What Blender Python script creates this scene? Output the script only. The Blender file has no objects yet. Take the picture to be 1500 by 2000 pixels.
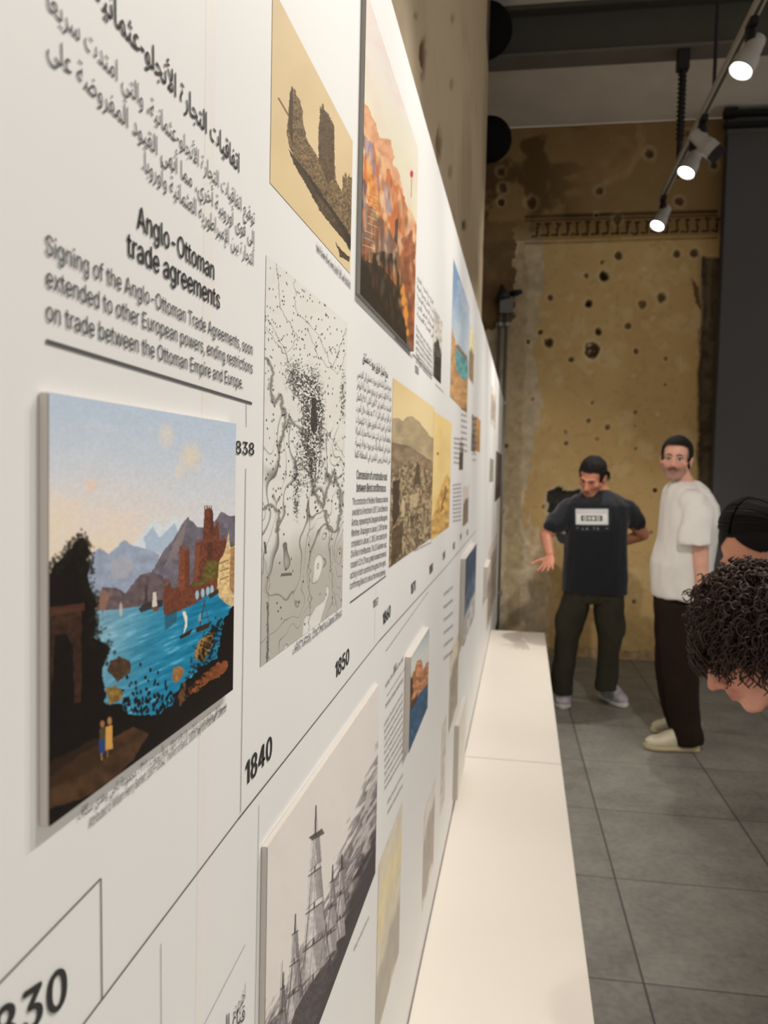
import bpy, bmesh, math, random, os
import numpy as np
from mathutils import Vector, Matrix, noise as mnoise

random.seed(7)
rng = np.random.default_rng(11)
C = bpy.context.scene.collection
SC = bpy.context.scene

# ------------------------------------------------------------------ camera
F, CX, CY = 1600.0, 750.0, 1000.0            # focal length and centre for the 1500 x 2000 frame
CAM = np.array([.189, 0.0, 1.54])
_vp = np.array([1024 - CX, 922 - CY, F])
_Y = _vp / np.linalg.norm(_vp)
_d = np.array([80 - CX, (-(_vp[0] * (80 - CX)) - F * F) / _vp[1], F]); _d /= np.linalg.norm(_d)
_Z = -_d
_X = np.cross(_Y, _Z)
RW = np.array([_X, _Y, _Z])                   # world = RW @ camera(right, down, forward)

cam_data = bpy.data.cameras.new('camera')
cam_data.sensor_fit = 'VERTICAL'; cam_data.sensor_height = 36.0; cam_data.sensor_width = 27.0
cam_data.lens = F * 36.0 / 2000.0
cam_data.clip_start = .01
cam_data.dof.use_dof = True
cam_data.dof.focus_distance = .68
cam_data.dof.aperture_fstop = 11.5
cam = bpy.data.objects.new('camera', cam_data); C.objects.link(cam)
_r, _dn, _f = RW[:, 0], RW[:, 1], RW[:, 2]
cam.matrix_world = Matrix(((_r[0], -_dn[0], -_f[0], CAM[0]), (_r[1], -_dn[1], -_f[1], CAM[1]),
                           (_r[2], -_dn[2], -_f[2], CAM[2]), (0, 0, 0, 1)))
SC.camera = cam

# ------------------------------------------------------------------ world, exposure
SC.view_settings.view_transform = 'Standard'
SC.view_settings.look = 'None'
SC.view_settings.exposure = 0.0
SC.view_settings.gamma = 1.0
SC.view_settings.use_curve_mapping = False
SC.cycles.use_denoising = True
w = bpy.data.worlds.new('world'); SC.world = w
w.use_nodes = True
w.node_tree.nodes['Background'].inputs[0].default_value = (1.0, .95, .89, 1)
w.node_tree.nodes['Background'].inputs[1].default_value = .74
WARM = (1.0, .95, .89)
# lamps of the track: (distance along the track, aim point, watts, cone degrees); the first three are in the picture, the others are unseen and added for their light
LAMPS = [('S1', (0.05, 4.9, 1.25), 62, 66),
         ('S2', (0.05, 4.1, 1.2), 52, 66),
         ('S4', (0.0, 3.1, 1.15), 36, 62),
         (2.85, (0.0, 2.1, 1.1), 32, 62),
         (2.15, (0.0, 1.4, 1.3), 46, 66),
         (1.50, (0.0, 0.75, 1.4), 36, 68),
         (2.60, (0.30, 7.0, 2.05), 265, 48),
         (1.85, (1.05, 4.9, .9), 84, 46),  # unseen lamp added to brighten the two men from the front
         (0.70, (0.0, 0.1, 1.4), 26, 70)]
SPOT_SCALE = 1.78

# ------------------------------------------------------------------ helpers: pixels to places on a known plane
def ray(u, v): return RW @ np.array([u - CX, v - CY, F])
def onx(u, v, x=0.0):
    r = ray(u, v); return CAM + r * ((x - CAM[0]) / r[0])
def ony(u, v, y):
    r = ray(u, v); return CAM + r * ((y - CAM[1]) / r[1])
def onz(u, v, z=0.0):
    r = ray(u, v); return CAM + r * ((z - CAM[2]) / r[2])
def J(u, v, y): return Vector(ony(u, v, y))
def project(P):
    c = (P - CAM) @ RW
    return CX + F * c[..., 0] / c[..., 2], CY + F * c[..., 1] / c[..., 2]
def lin(c):
    c = np.asarray(c, float) / 255.0
    return np.where(c <= .04045, c / 12.92, ((c + .055) / 1.055) ** 2.4)

# ------------------------------------------------------------------ helpers: objects
def tag(o, label=None, cat=None, group=None, kind=None):
    if label: o['label'] = label
    if cat: o['category'] = cat
    if group: o['group'] = group
    if kind: o['kind'] = kind
    return o
def thing(name, loc, label, cat, group=None):
    o = bpy.data.objects.new(name, None); C.objects.link(o)
    o.location = loc; o.empty_display_size = .05
    return tag(o, label, cat, group)
def link(name, me, mats=None, parent=None, smooth=False, label=None):
    o = bpy.data.objects.new(name, me); C.objects.link(o)
    for m in (mats if isinstance(mats, (list, tuple)) else [mats] if mats else []): me.materials.append(m)
    if smooth:
        for p in me.polygons: p.use_smooth = True
    if parent:
        o.parent = parent
        r = parent; off = Vector(parent.location)
        while r.parent: r = r.parent; off += Vector(r.location)
        me.transform(Matrix.Translation(-off))
    if label: o['label'] = label
    return o
def bm_obj(name, bm, mats=None, parent=None, smooth=False, label=None):
    me = bpy.data.meshes.new(name); bm.normal_update(); bm.to_mesh(me); bm.free()
    return link(name, me, mats, parent, smooth, label)

def box(bm, lo, hi, bev=0.0):
    lo, hi = Vector(lo), Vector(hi)
    g = bmesh.ops.create_cube(bm, size=1.0, matrix=Matrix.Translation((lo + hi) / 2) @ Matrix.Diagonal((*(hi - lo), 1)))
    if bev:
        es = list({e for v in g['verts'] for e in v.link_edges})
        bmesh.ops.bevel(bm, geom=es, offset=bev, segments=2, affect='EDGES')
    return bm
def frame_of(d, hint=(0, 0, 1)):
    z = Vector(d).normalized(); h = Vector(hint)
    if abs(z.dot(h)) > .98: h = Vector((1, 0, 0))
    x = h.cross(z).normalized(); y = z.cross(x)
    return x, y, z
def tube(bm, pts, rad, n=8, caps=True):
    pts = [Vector(p) for p in pts]; rings = []
    if not isinstance(rad, (list, tuple)): rad = [rad] * len(pts)
    x = None
    for i, p in enumerate(pts):
        d = (pts[min(i + 1, len(pts) - 1)] - pts[max(i - 1, 0)]).normalized()
        if x is None: x, y, _ = frame_of(d)
        else:
            x = (x - d * x.dot(d)).normalized(); y = d.cross(x)
        rings.append([bm.verts.new(p + (x * math.cos(a) + y * math.sin(a)) * rad[i]) for a in [2 * math.pi * k / n for k in range(n)]])
    for a, b in zip(rings, rings[1:]):
        for k in range(n): bm.faces.new((a[k], a[(k + 1) % n], b[(k + 1) % n], b[k]))
    if caps:
        bm.faces.new(rings[0][::-1]); bm.faces.new(rings[-1])
    return bm
def lathe(bm, origin, axis, prof, n=24):
    """prof: (distance along the axis, radius)"""
    x, y, z = frame_of(axis); o = Vector(origin); rings = []
    for t, r in prof:
        rings.append([bm.verts.new(o + z * t + (x * math.cos(a) + y * math.sin(a)) * max(r, 1e-4)) for a in [2 * math.pi * k / n for k in range(n)]])
    for a, b in zip(rings, rings[1:]):
        for k in range(n): bm.faces.new((a[k], a[(k + 1) % n], b[(k + 1) % n], b[k]))
    bm.faces.new(rings[0][::-1]); bm.faces.new(rings[-1])
    return bm
def ell(bm, c, r, M=None, seg=20):
    m = Matrix.Translation(Vector(c)) @ Matrix.Diagonal((*r, 1))
    if M is not None: m = M @ m
    bmesh.ops.create_uvsphere(bm, u_segments=seg, v_segments=seg // 2 + 2, radius=1.0, matrix=m)
def cap(bm, p1, r1, p2, r2, M=None, n=14):
    p1, p2 = Vector(p1), Vector(p2)
    if M is not None: p1, p2 = M @ p1, M @ p2
    L = (p2 - p1).length; pr = []
    for k in range(5):
        a = math.pi / 2 * (1 - k / 4); pr.append((-r1 * math.sin(a), r1 * math.cos(a)))
    for k in range(5):
        a = math.pi / 2 * k / 4; pr.append((L + r2 * math.sin(a), r2 * math.cos(a)))
    lathe(bm, p1, p2 - p1 if L > 1e-6 else Vector((0, 0, 1)), pr, n)
def loft(bm, rings, n=28, power=2.0):
    """rings: (centre, half width along a, half width along b, a, b)"""
    rs = []
    for c, ra, rb, a, b in rings:
        c, a, b = Vector(c), Vector(a), Vector(b); row = []
        for k in range(n):
            t = 2 * math.pi * k / n; ct, st = math.cos(t), math.sin(t)
            e = 2.0 / power
            row.append(bm.verts.new(c + a * (ra * math.copysign(abs(ct) ** e, ct)) + b * (rb * math.copysign(abs(st) ** e, st))))
        rs.append(row)
    for p, q in zip(rs, rs[1:]):
        for k in range(n): bm.faces.new((p[k], p[(k + 1) % n], q[(k + 1) % n], q[k]))
    bm.faces.new(rs[0][::-1]); bm.faces.new(rs[-1])
def fuse(bm, voxel, smooth=4, factor=.5):
    """merge every closed shape in bm into one continuous skin"""
    bmesh.ops.recalc_face_normals(bm, faces=bm.faces)
    me = bpy.data.meshes.new('tmp'); bm.to_mesh(me); bm.free()
    o = bpy.data.objects.new('tmp', me); C.objects.link(o)
    m = o.modifiers.new('r', 'REMESH'); m.mode = 'VOXEL'; m.voxel_size = voxel
    s = o.modifiers.new('s', 'SMOOTH'); s.factor = factor; s.iterations = smooth
    dg = bpy.context.evaluated_depsgraph_get(); dg.update()
    out = bpy.data.meshes.new_from_object(o.evaluated_get(dg))
    bpy.data.objects.remove(o); bpy.data.meshes.remove(me)
    return out
def cut(me, planes):
    """remove what lies on the positive side of each (point, normal, keep-test) plane"""
    bm = bmesh.new(); bm.from_mesh(me)
    for p, nrm, test in planes:
        p, nrm = Vector(p), Vector(nrm).normalized()
        fs = [f for f in bm.faces if test is None or test(f.calc_center_median())]
        geom = list({v for f in fs for v in f.verts}) + list({e for f in fs for e in f.edges}) + fs
        bmesh.ops.bisect_plane(bm, geom=geom, plane_co=p, plane_no=nrm)
        dead = [f for f in bm.faces if (f.calc_center_median() - p).dot(nrm) > 0 and (test is None or test(f.calc_center_median()))]
        bmesh.ops.delete(bm, geom=dead, context='FACES')
    bm.to_mesh(me); bm.free()
    return me
def wrinkle(me, amp, scale, stretch=(1, 1, 1), seed=0):
    n = len(me.vertices); co = np.empty(n * 3); me.vertices.foreach_get('co', co); co = co.reshape(-1, 3)
    no = np.empty(n * 3); me.vertices.foreach_get('normal', no); no = no.reshape(-1, 3)
    for i in range(n):
        p = Vector((co[i, 0] * stretch[0], co[i, 1] * stretch[1], co[i, 2] * stretch[2])) * scale + Vector((seed, seed * 2, seed * 3))
        h = mnoise.noise(p) + .5 * mnoise.noise(p * 2.3)
        co[i] += no[i] * (h * amp)
    me.vertices.foreach_set('co', co.ravel()); me.update()
    return me

# ------------------------------------------------------------------ helpers: materials
MATS = {}
def mat(name, rgb=None, rough=.6, metal=0.0, spec=.4, attr=None, bump=0.0, bscale=60, vary=0.0, vscale=8, stretch=(1, 1, 1), emit=None, sheen=0.0):
    if name in MATS: return MATS[name]
    m = bpy.data.materials.new(name); m.use_nodes = True; MATS[name] = m
    nt = m.node_tree; b = nt.nodes['Principled BSDF']
    b.inputs['Roughness'].default_value = rough; b.inputs['Metallic'].default_value = metal
    b.inputs['Specular IOR Level'].default_value = spec
    if sheen: b.inputs['Sheen Weight'].default_value = sheen
    src = None
    if attr:
        a = nt.nodes.new('ShaderNodeAttribute'); a.attribute_name = attr; src = a.outputs['Color']
    elif rgb is not None:
        c = lin(rgb); b.inputs['Base Color'].default_value = (*c, 1)
    tc = nt.nodes.new('ShaderNodeTexCoord'); mp = nt.nodes.new('ShaderNodeMapping'); mp.inputs['Scale'].default_value = stretch
    nt.links.new(tc.outputs['Object'], mp.inputs['Vector'])
    if vary and not attr:
        nz = nt.nodes.new('ShaderNodeTexNoise'); nz.inputs['Scale'].default_value = vscale; nz.inputs['Detail'].default_value = 6
        nt.links.new(mp.outputs[0], nz.inputs['Vector'])
        rp = nt.nodes.new('ShaderNodeValToRGB'); c = lin(rgb)
        rp.color_ramp.elements[0].position = .3; rp.color_ramp.elements[1].position = .7
        rp.color_ramp.elements[0].color = (*(c * (1 - vary)), 1); rp.color_ramp.elements[1].color = (*np.minimum(c * (1 + vary), 1), 1)
        nt.links.new(nz.outputs['Fac'], rp.inputs[0]); src = rp.outputs[0]
    if src is not None: nt.links.new(src, b.inputs['Base Color'])
    if bump:
        n2 = nt.nodes.new('ShaderNodeTexNoise'); n2.inputs['Scale'].default_value = bscale; n2.inputs['Detail'].default_value = 5
        nt.links.new(mp.outputs[0], n2.inputs['Vector'])
        bp = nt.nodes.new('ShaderNodeBump'); bp.inputs['Strength'].default_value = bump; bp.inputs['Distance'].default_value = .01
        nt.links.new(n2.outputs['Fac'], bp.inputs['Height']); nt.links.new(bp.outputs[0], b.inputs['Normal'])
    if emit:
        b.inputs['Emission Color'].default_value = (*emit[0], 1); b.inputs['Emission Strength'].default_value = emit[1]
    return m

# ------------------------------------------------------------------ helpers: painted pictures (pigment per vertex)
def _hash(ix, iy, s):
    h = (ix * 374761393 + iy * 668265263 + s * 1442695041) & 0xffffffff
    h = ((h ^ (h >> 13)) * 1274126177) & 0xffffffff
    return ((h ^ (h >> 16)) & 0xffff) / 65535.0
def vnoise(x, y, s=0):
    ix, iy = np.floor(x).astype(np.int64), np.floor(y).astype(np.int64)
    fx, fy = x - ix, y - iy; fx = fx * fx * (3 - 2 * fx); fy = fy * fy * (3 - 2 * fy)
    a, b, c, d = _hash(ix, iy, s), _hash(ix + 1, iy, s), _hash(ix, iy + 1, s), _hash(ix + 1, iy + 1, s)
    return (a * (1 - fx) + b * fx) * (1 - fy) + (c * (1 - fx) + d * fx) * fy
def fbm(x, y, s=0, o=4):
    t = 0; a = .5; n = 0
    for k in range(o): t = t + a * vnoise(x, y, s + k); n += a; a *= .5; x = x * 2.03; y = y * 2.03
    return t / n
def sst(a, b, x):
    t = np.clip((x - a) / (b - a), 0, 1); return t * t * (3 - 2 * t)

class Paint:
    """U, V: photograph frame coordinates of every point of a flat surface; S, T: 0..1 across and up it"""
    def __init__(s, U, V, S, T): s.U, s.V, s.S, s.T = U, V, S, T; s.c = np.zeros(U.shape + (3,)); s.wU = s.wV = 0
    def fill(s, rgb): s.c[:] = rgb
    def mix(s, m, rgb): 
        rgb = np.asarray(rgb, float); s.c += (rgb - s.c) * np.asarray(m)[..., None]
    def warp(s, amp, sc, seed=0):
        s.wU = (fbm(s.U / sc, s.V / sc, seed) - .5) * amp; s.wV = (fbm(s.U / sc, s.V / sc, seed + 50) - .5) * amp
    def inside(s, pts):
        U, V = s.U + s.wU, s.V + s.wV; r = np.zeros(U.shape, bool); n = len(pts)
        for i in range(n):
            x1, y1 = pts[i]; x2, y2 = pts[(i + 1) % n]
            if y1 == y2: continue
            c = ((y1 > V) != (y2 > V)) & (U < (x2 - x1) * (V - y1) / (y2 - y1) + x1); r ^= c
        return r.astype(float)
    def poly(s, pts, rgb, a=1.0, tex=0, sc=6, seed=3):
        m = s.inside(pts) * a
        rgb = np.asarray(rgb, float)
        if tex:
            k = 1 + tex * (fbm(s.U / sc, s.V / sc, seed) - .5) * 2; s.c += (rgb * k[..., None] - s.c) * m[..., None]
        else: s.mix(m, rgb)
    def line(s, pts, w, rgb, a=1.0):
        U, V = s.U + s.wU, s.V + s.wV; D = np.full(U.shape, 1e9)
        for (x1, y1), (x2, y2) in zip(pts, pts[1:]):
            dx, dy = x2 - x1, y2 - y1; t = np.clip(((U - x1) * dx + (V - y1) * dy) / (dx * dx + dy * dy + 1e-9), 0, 1)
            D = np.minimum(D, (U - x1 - t * dx) ** 2 + (V - y1 - t * dy) ** 2)
        D = np.sqrt(D); s.mix((1 - sst(w * .5 - .4, w * .5 + .5, D)) * a, rgb)
    def blob(s, c, r, rgb, a=1.0, soft=.3):
        um = s.U.mean(0); k = np.where(np.abs(um - c[0]) < r[0] * 2 + 30)[0]
        if not len(k): return
        q = slice(k[0], k[-1] + 1); d = np.sqrt(((s.U[:, q] - c[0]) / r[0]) ** 2 + ((s.V[:, q] - c[1]) / r[1]) ** 2)
        s.c[:, q] += (np.asarray(rgb, float) - s.c[:, q]) * ((1 - sst(1 - soft, 1 + soft, d)) * a)[..., None]
    def rect(s, u0, v0, u1, v1, rgb, a=1.0): s.poly([(u0, v0), (u1, v0), (u1, v1), (u0, v1)], rgb, a)

def grid_mesh(name, P, col):
    """P: rows x cols x 3 points, col: rows x cols x 3 in 0..255"""
    R_, K_ = P.shape[:2]; me = bpy.data.meshes.new(name)
    me.vertices.add(R_ * K_); me.vertices.foreach_set('co', P.reshape(-1))
    i = np.arange((R_ - 1) * (K_ - 1)); r, k = i // (K_ - 1), i % (K_ - 1); a = r * K_ + k
    q = np.stack([a, a + 1, a + K_ + 1, a + K_], 1).astype(np.int32)
    me.loops.add(q.size); me.loops.foreach_set('vertex_index', q.ravel())
    me.polygons.add(len(q)); me.polygons.foreach_set('loop_start', np.arange(0, q.size, 4, dtype=np.int32))
    me.polygons.foreach_set('loop_total', np.full(len(q), 4, np.int32))
    me.update(calc_edges=True)
    at = me.color_attributes.new('Col', 'FLOAT_COLOR', 'POINT')
    L = np.ones((R_ * K_, 4)); L[:, :3] = np.clip(lin(np.clip(col.reshape(-1, 3), 0, 255)), 0, .92)
    at.data.foreach_set('color', L.ravel())
    return me
GAIN = 1.0
def picture_mesh(name, tl, br, x, painter, step=1.0, gain=1.12):
    a, b = onx(*tl, x), onx(*br, x)
    K_ = max(6, int(abs(br[0] - tl[0]) / step)); us = np.linspace(tl[0], br[0], K_)
    vm = (tl[1] + br[1]) / 2
    ys = np.array([onx(u, tl[1] + (br[1] - tl[1]) * i / (K_ - 1), x)[1] for i, u in enumerate(us)])
    hpx = (a[2] - b[2]) * F / ((ys[0] + ys[-1]) / 2)
    R_ = max(6, int(hpx / step)); zs = np.linspace(b[2], a[2], R_)
    P = np.zeros((R_, K_, 3)); P[..., 0] = x; P[..., 1] = ys[None, :]; P[..., 2] = zs[:, None]
    U, V = project(P)
    S = np.broadcast_to(((ys - ys[0]) / (ys[-1] - ys[0]))[None, :], U.shape); T = np.broadcast_to(np.linspace(0, 1, R_)[:, None], U.shape)
    p = Paint(U, V, S, T); painter(p)
    col = 255 * (np.clip(p.c, 0, 255) / 255) * gain ** (1 / 2.2)
    return grid_mesh(name, P, col), (ys[0], ys[-1], b[2], a[2])

PRINT = mat('matt_print', attr='Col', rough=.55, spec=.25)
PAINT = mat('varnished_print', attr='Col', rough=.35, spec=.3)
WHITE = mat('white_board', (238, 237, 234), rough=.5, spec=.3, vary=.015, vscale=3)
BOARD = mat('foam_board_edge', (205, 198, 190), rough=.6)
BLACK = mat('black_metal', (16, 15, 15), rough=.5)
INK = mat('dark_grey_ink', (92, 92, 94), rough=.6, spec=.2)
INKB = mat('black_ink', (56, 55, 56), rough=.6, spec=.2)
INKL = mat('grey_ink', (105, 104, 104), rough=.6, spec=.2)

# ------------------------------------------------------------------ room
WALL_Y, CEIL = 7.0, 4.38

def build_floor():
    bm = bmesh.new(); box(bm, (-1.2, -2, -.1), (5.5, WALL_Y + .15, 0))
    m = bpy.data.materials.new('grey_stone_slabs'); m.use_nodes = True; nt = m.node_tree; N = nt.nodes; L = nt.links
    b = N['Principled BSDF']; b.inputs['Roughness'].default_value = .5; b.inputs['Specular IOR Level'].default_value = .3
    tc = N.new('ShaderNodeTexCoord'); mp = N.new('ShaderNodeMapping'); mp.inputs['Rotation'].default_value = (0, 0, math.radians(-1.35))
    L.new(tc.outputs['Object'], mp.inputs['Vector'])
    sx = N.new('ShaderNodeSeparateXYZ'); L.new(mp.outputs[0], sx.inputs[0])
    def mth(op, a, c):
        n = N.new('ShaderNodeMath'); n.operation = op
        for i, v in enumerate((a, c)):
            if v is None: continue
            if isinstance(v, (int, float)): n.inputs[i].default_value = v
            else: L.new(v, n.inputs[i])
        return n.outputs[0]
    def groove(coord, off, wd, half):
        t = mth('DIVIDE', mth('ADD', coord, off), wd); fr = mth('FRACT', t, None)
        d = mth('MULTIPLY', mth('MINIMUM', fr, mth('SUBTRACT', 1.0, fr)), wd)
        return mth('LESS_THAN', d, half), mth('FLOOR', t, None)
    g1, i1 = groove(sx.outputs[0], -.652, .62, .0036)
    g2, i2 = groove(sx.outputs[1], .01 + .65 * 3 - 3.155 + .65 * 2, .65, .0028)
    g = mth('MAXIMUM', g1, g2)
    cell = N.new('ShaderNodeCombineXYZ'); L.new(i1, cell.inputs[0]); L.new(i2, cell.inputs[1])
    wn = N.new('ShaderNodeTexWhiteNoise'); L.new(cell.outputs[0], wn.inputs['Vector'])
    nz = N.new('ShaderNodeTexNoise'); nz.inputs['Scale'].default_value = 5; nz.inputs['Detail'].default_value = 8; nz.inputs['Roughness'].default_value = .62
    L.new(tc.outputs['Object'], nz.inputs['Vector'])
    nz2 = N.new('ShaderNodeTexNoise'); nz2.inputs['Scale'].default_value = 38; nz2.inputs['Detail'].default_value = 5; L.new(tc.outputs['Object'], nz2.inputs['Vector'])
    mixn = mth('ADD', mth('MULTIPLY', nz.outputs['Fac'], .55), mth('ADD', mth('MULTIPLY', nz2.outputs['Fac'], .35), mth('MULTIPLY', wn.outputs['Value'], .10)))
    rp = N.new('ShaderNodeValToRGB'); rp.color_ramp.elements[0].position = .32; rp.color_ramp.elements[1].position = .72
    rp.color_ramp.elements[0].color = (*lin((106, 104, 98)), 1); rp.color_ramp.elements[1].color = (*lin((154, 151, 142)), 1)
    L.new(mixn, rp.inputs[0])
    mx = N.new('ShaderNodeMix'); mx.data_type = 'RGBA'; L.new(g, mx.inputs[0]); L.new(rp.outputs[0], mx.inputs[6]); mx.inputs[7].default_value = (*lin((70, 67, 62)), 1)
    L.new(mx.outputs[2], b.inputs['Base Color'])
    bp = N.new('ShaderNodeBump'); bp.inputs['Strength'].default_value = .35; bp.inputs['Distance'].default_value = .004
    L.new(mth('SUBTRACT', mth('MULTIPLY', nz2.outputs['Fac'], .6), g), bp.inputs['Height']); L.new(bp.outputs[0], b.inputs['Normal'])
    o = bm_obj('floor', bm, m); tag(o, 'dark grey stone slab floor', 'floor', kind='structure')
build_floor()

CEILM = mat('grey_ceiling_plaster', (212, 203, 190), rough=.9, vary=.08, vscale=2.5, bump=.15, bscale=20)
bm = bmesh.new(); box(bm, (-1.2, -2, CEIL), (5.5, WALL_Y + .15, CEIL + .12))
tag(bm_obj('ceiling', bm, CEILM), 'grey plaster ceiling above the steel beam', 'ceiling', kind='structure')

# left wall: old plaster behind the display panel, ending at a pier; beyond it a recess
def left_wall():
    ys = np.linspace(-1.0, 4.85, 420); zs = np.linspace(1.7, CEIL, 200)
    P = np.zeros((len(zs), len(ys), 3)); P[..., 0] = -.085; P[..., 1] = ys[None]; P[..., 2] = zs[:, None]
    yy, zz = P[..., 1], P[..., 2]
    c = np.zeros(P.shape); c[:] = (192, 174, 146)
    def mx(m, rgb): c.__iadd__((np.array(rgb, float) - c) * m[..., None])
    mx(sst(.45, .75, fbm(yy * 1.5, zz * 1.2, 4)) * .6, (158, 140, 112))
    mx(sst(.5, .7, fbm(yy * 2.2, zz * .5, 9)) * .5, (206, 194, 172))
    mx(sst(.52, .8, fbm(yy * 3, zz * 5, 12, 5)) * .25, (128, 108, 82))
    U, V = project(P)
    for (u, v, ru, rv, k, rgb) in [(827, 105, 8, 32, .8, (84, 62, 38)), (826, 150, 5, 14, .4, (110, 88, 60)), (858, 280, 6, 40, .7, (112, 92, 66)), (907, 440, 6, 10, .9, (92, 76, 56)),
                              (884, 35, 5, 12, .5, (130, 110, 86)), (883, 165, 5, 14, .5, (130, 110, 86)), (880, 335, 5, 14, .5, (130, 110, 86)), (812, 32, 4, 5, .6, (110, 80, 55))]:
        d = np.sqrt(((U - u) / ru) ** 2 + ((V - v) / rv) ** 2) + (fbm(yy * 30, zz * 30, 31) - .5) * 1.1
        m = (1 - sst(.7, 1.1, d)) * k; mx(m, rgb); P[..., 0] -= m * .012
    P[..., 0] += (fbm(yy * 1.5, zz * 3, 17) - .5) * .006
    o = link('wall_left', grid_mesh('wall_left', P, c), mat('old_plaster', attr='Col', rough=.9, spec=.1, bump=.4, bscale=45), smooth=True)
    tag(o, 'stained old plaster wall above the white display panel', 'wall', kind='structure')
    bm = bmesh.new(); box(bm, (-.4, 4.6, 0), (-.086, 4.86, CEIL)); box(bm, (-.4, -1.0, 0), (-.11, 4.6, 1.75))
    o2 = bm_obj('masonry', bm, mat('brown_plaster', (96, 80, 60), rough=.9, vary=.25, vscale=5, bump=.4, bscale=25), parent=o)
left_wall()
bm = bmesh.new(); box(bm, (-.62, 4.865, 0), (-.5, WALL_Y, CEIL)); tag(bm_obj('wall_recess', bm, mat('brown_plaster')), 'brown plaster side wall of the recess', 'wall', kind='structure')

# back wall: ochre paint over plaster, shot through with holes
HOLES = [(1179, 539, 11, 1), (1149, 594, 9, 1), (1168, 647, 8, .9), (1071, 669, 11, .8), (1074, 581, 7, .7), (1054, 649, 6, .7), (1292, 581, 11, .7), (1254, 595, 9, .6),
         (1226, 636, 7, .6), (1207, 499, 9, .7), (1176, 511, 5, .6), (1144, 538, 6, .6), (1322, 495, 9, .7), (1357, 494, 10, .7), (1242, 686, 6, .7), (1300, 700, 5, .5), (1115, 703, 6, .7),
         (1299, 751, 4, .6), (1150, 821, 5, .6), (1186, 835, 6, .6), (1105, 866, 5, .6), (1104, 843, 5, .4), (1241, 805, 5, .5), (1157, 786, 4, .5), (1279, 958, 5, .9), (1062, 990, 5, .5),
         (1031, 667, 5, .7), (1040, 779, 4, .4), (988, 871, 5, .6), (1240, 832, 4, .3), (1166, 857, 5, .3), (1268, 300, 11, .7), (1170, 372, 9, .6), (1037, 396, 12, .7), (1327, 393, 10, .7),
         (978, 395, 8, .8), (978, 335, 9, .7), (982, 368, 10, .6), (1345, 260, 8, .5), (1396, 322, 9, .7), (1326, 344, 5, .9), (1205, 428, 11, .5), (1238, 1176, 5, .6), (1241, 876, 4, .4),
         (1272, 1040, 4, .4), (1165, 419, 5, .8)]
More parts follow.
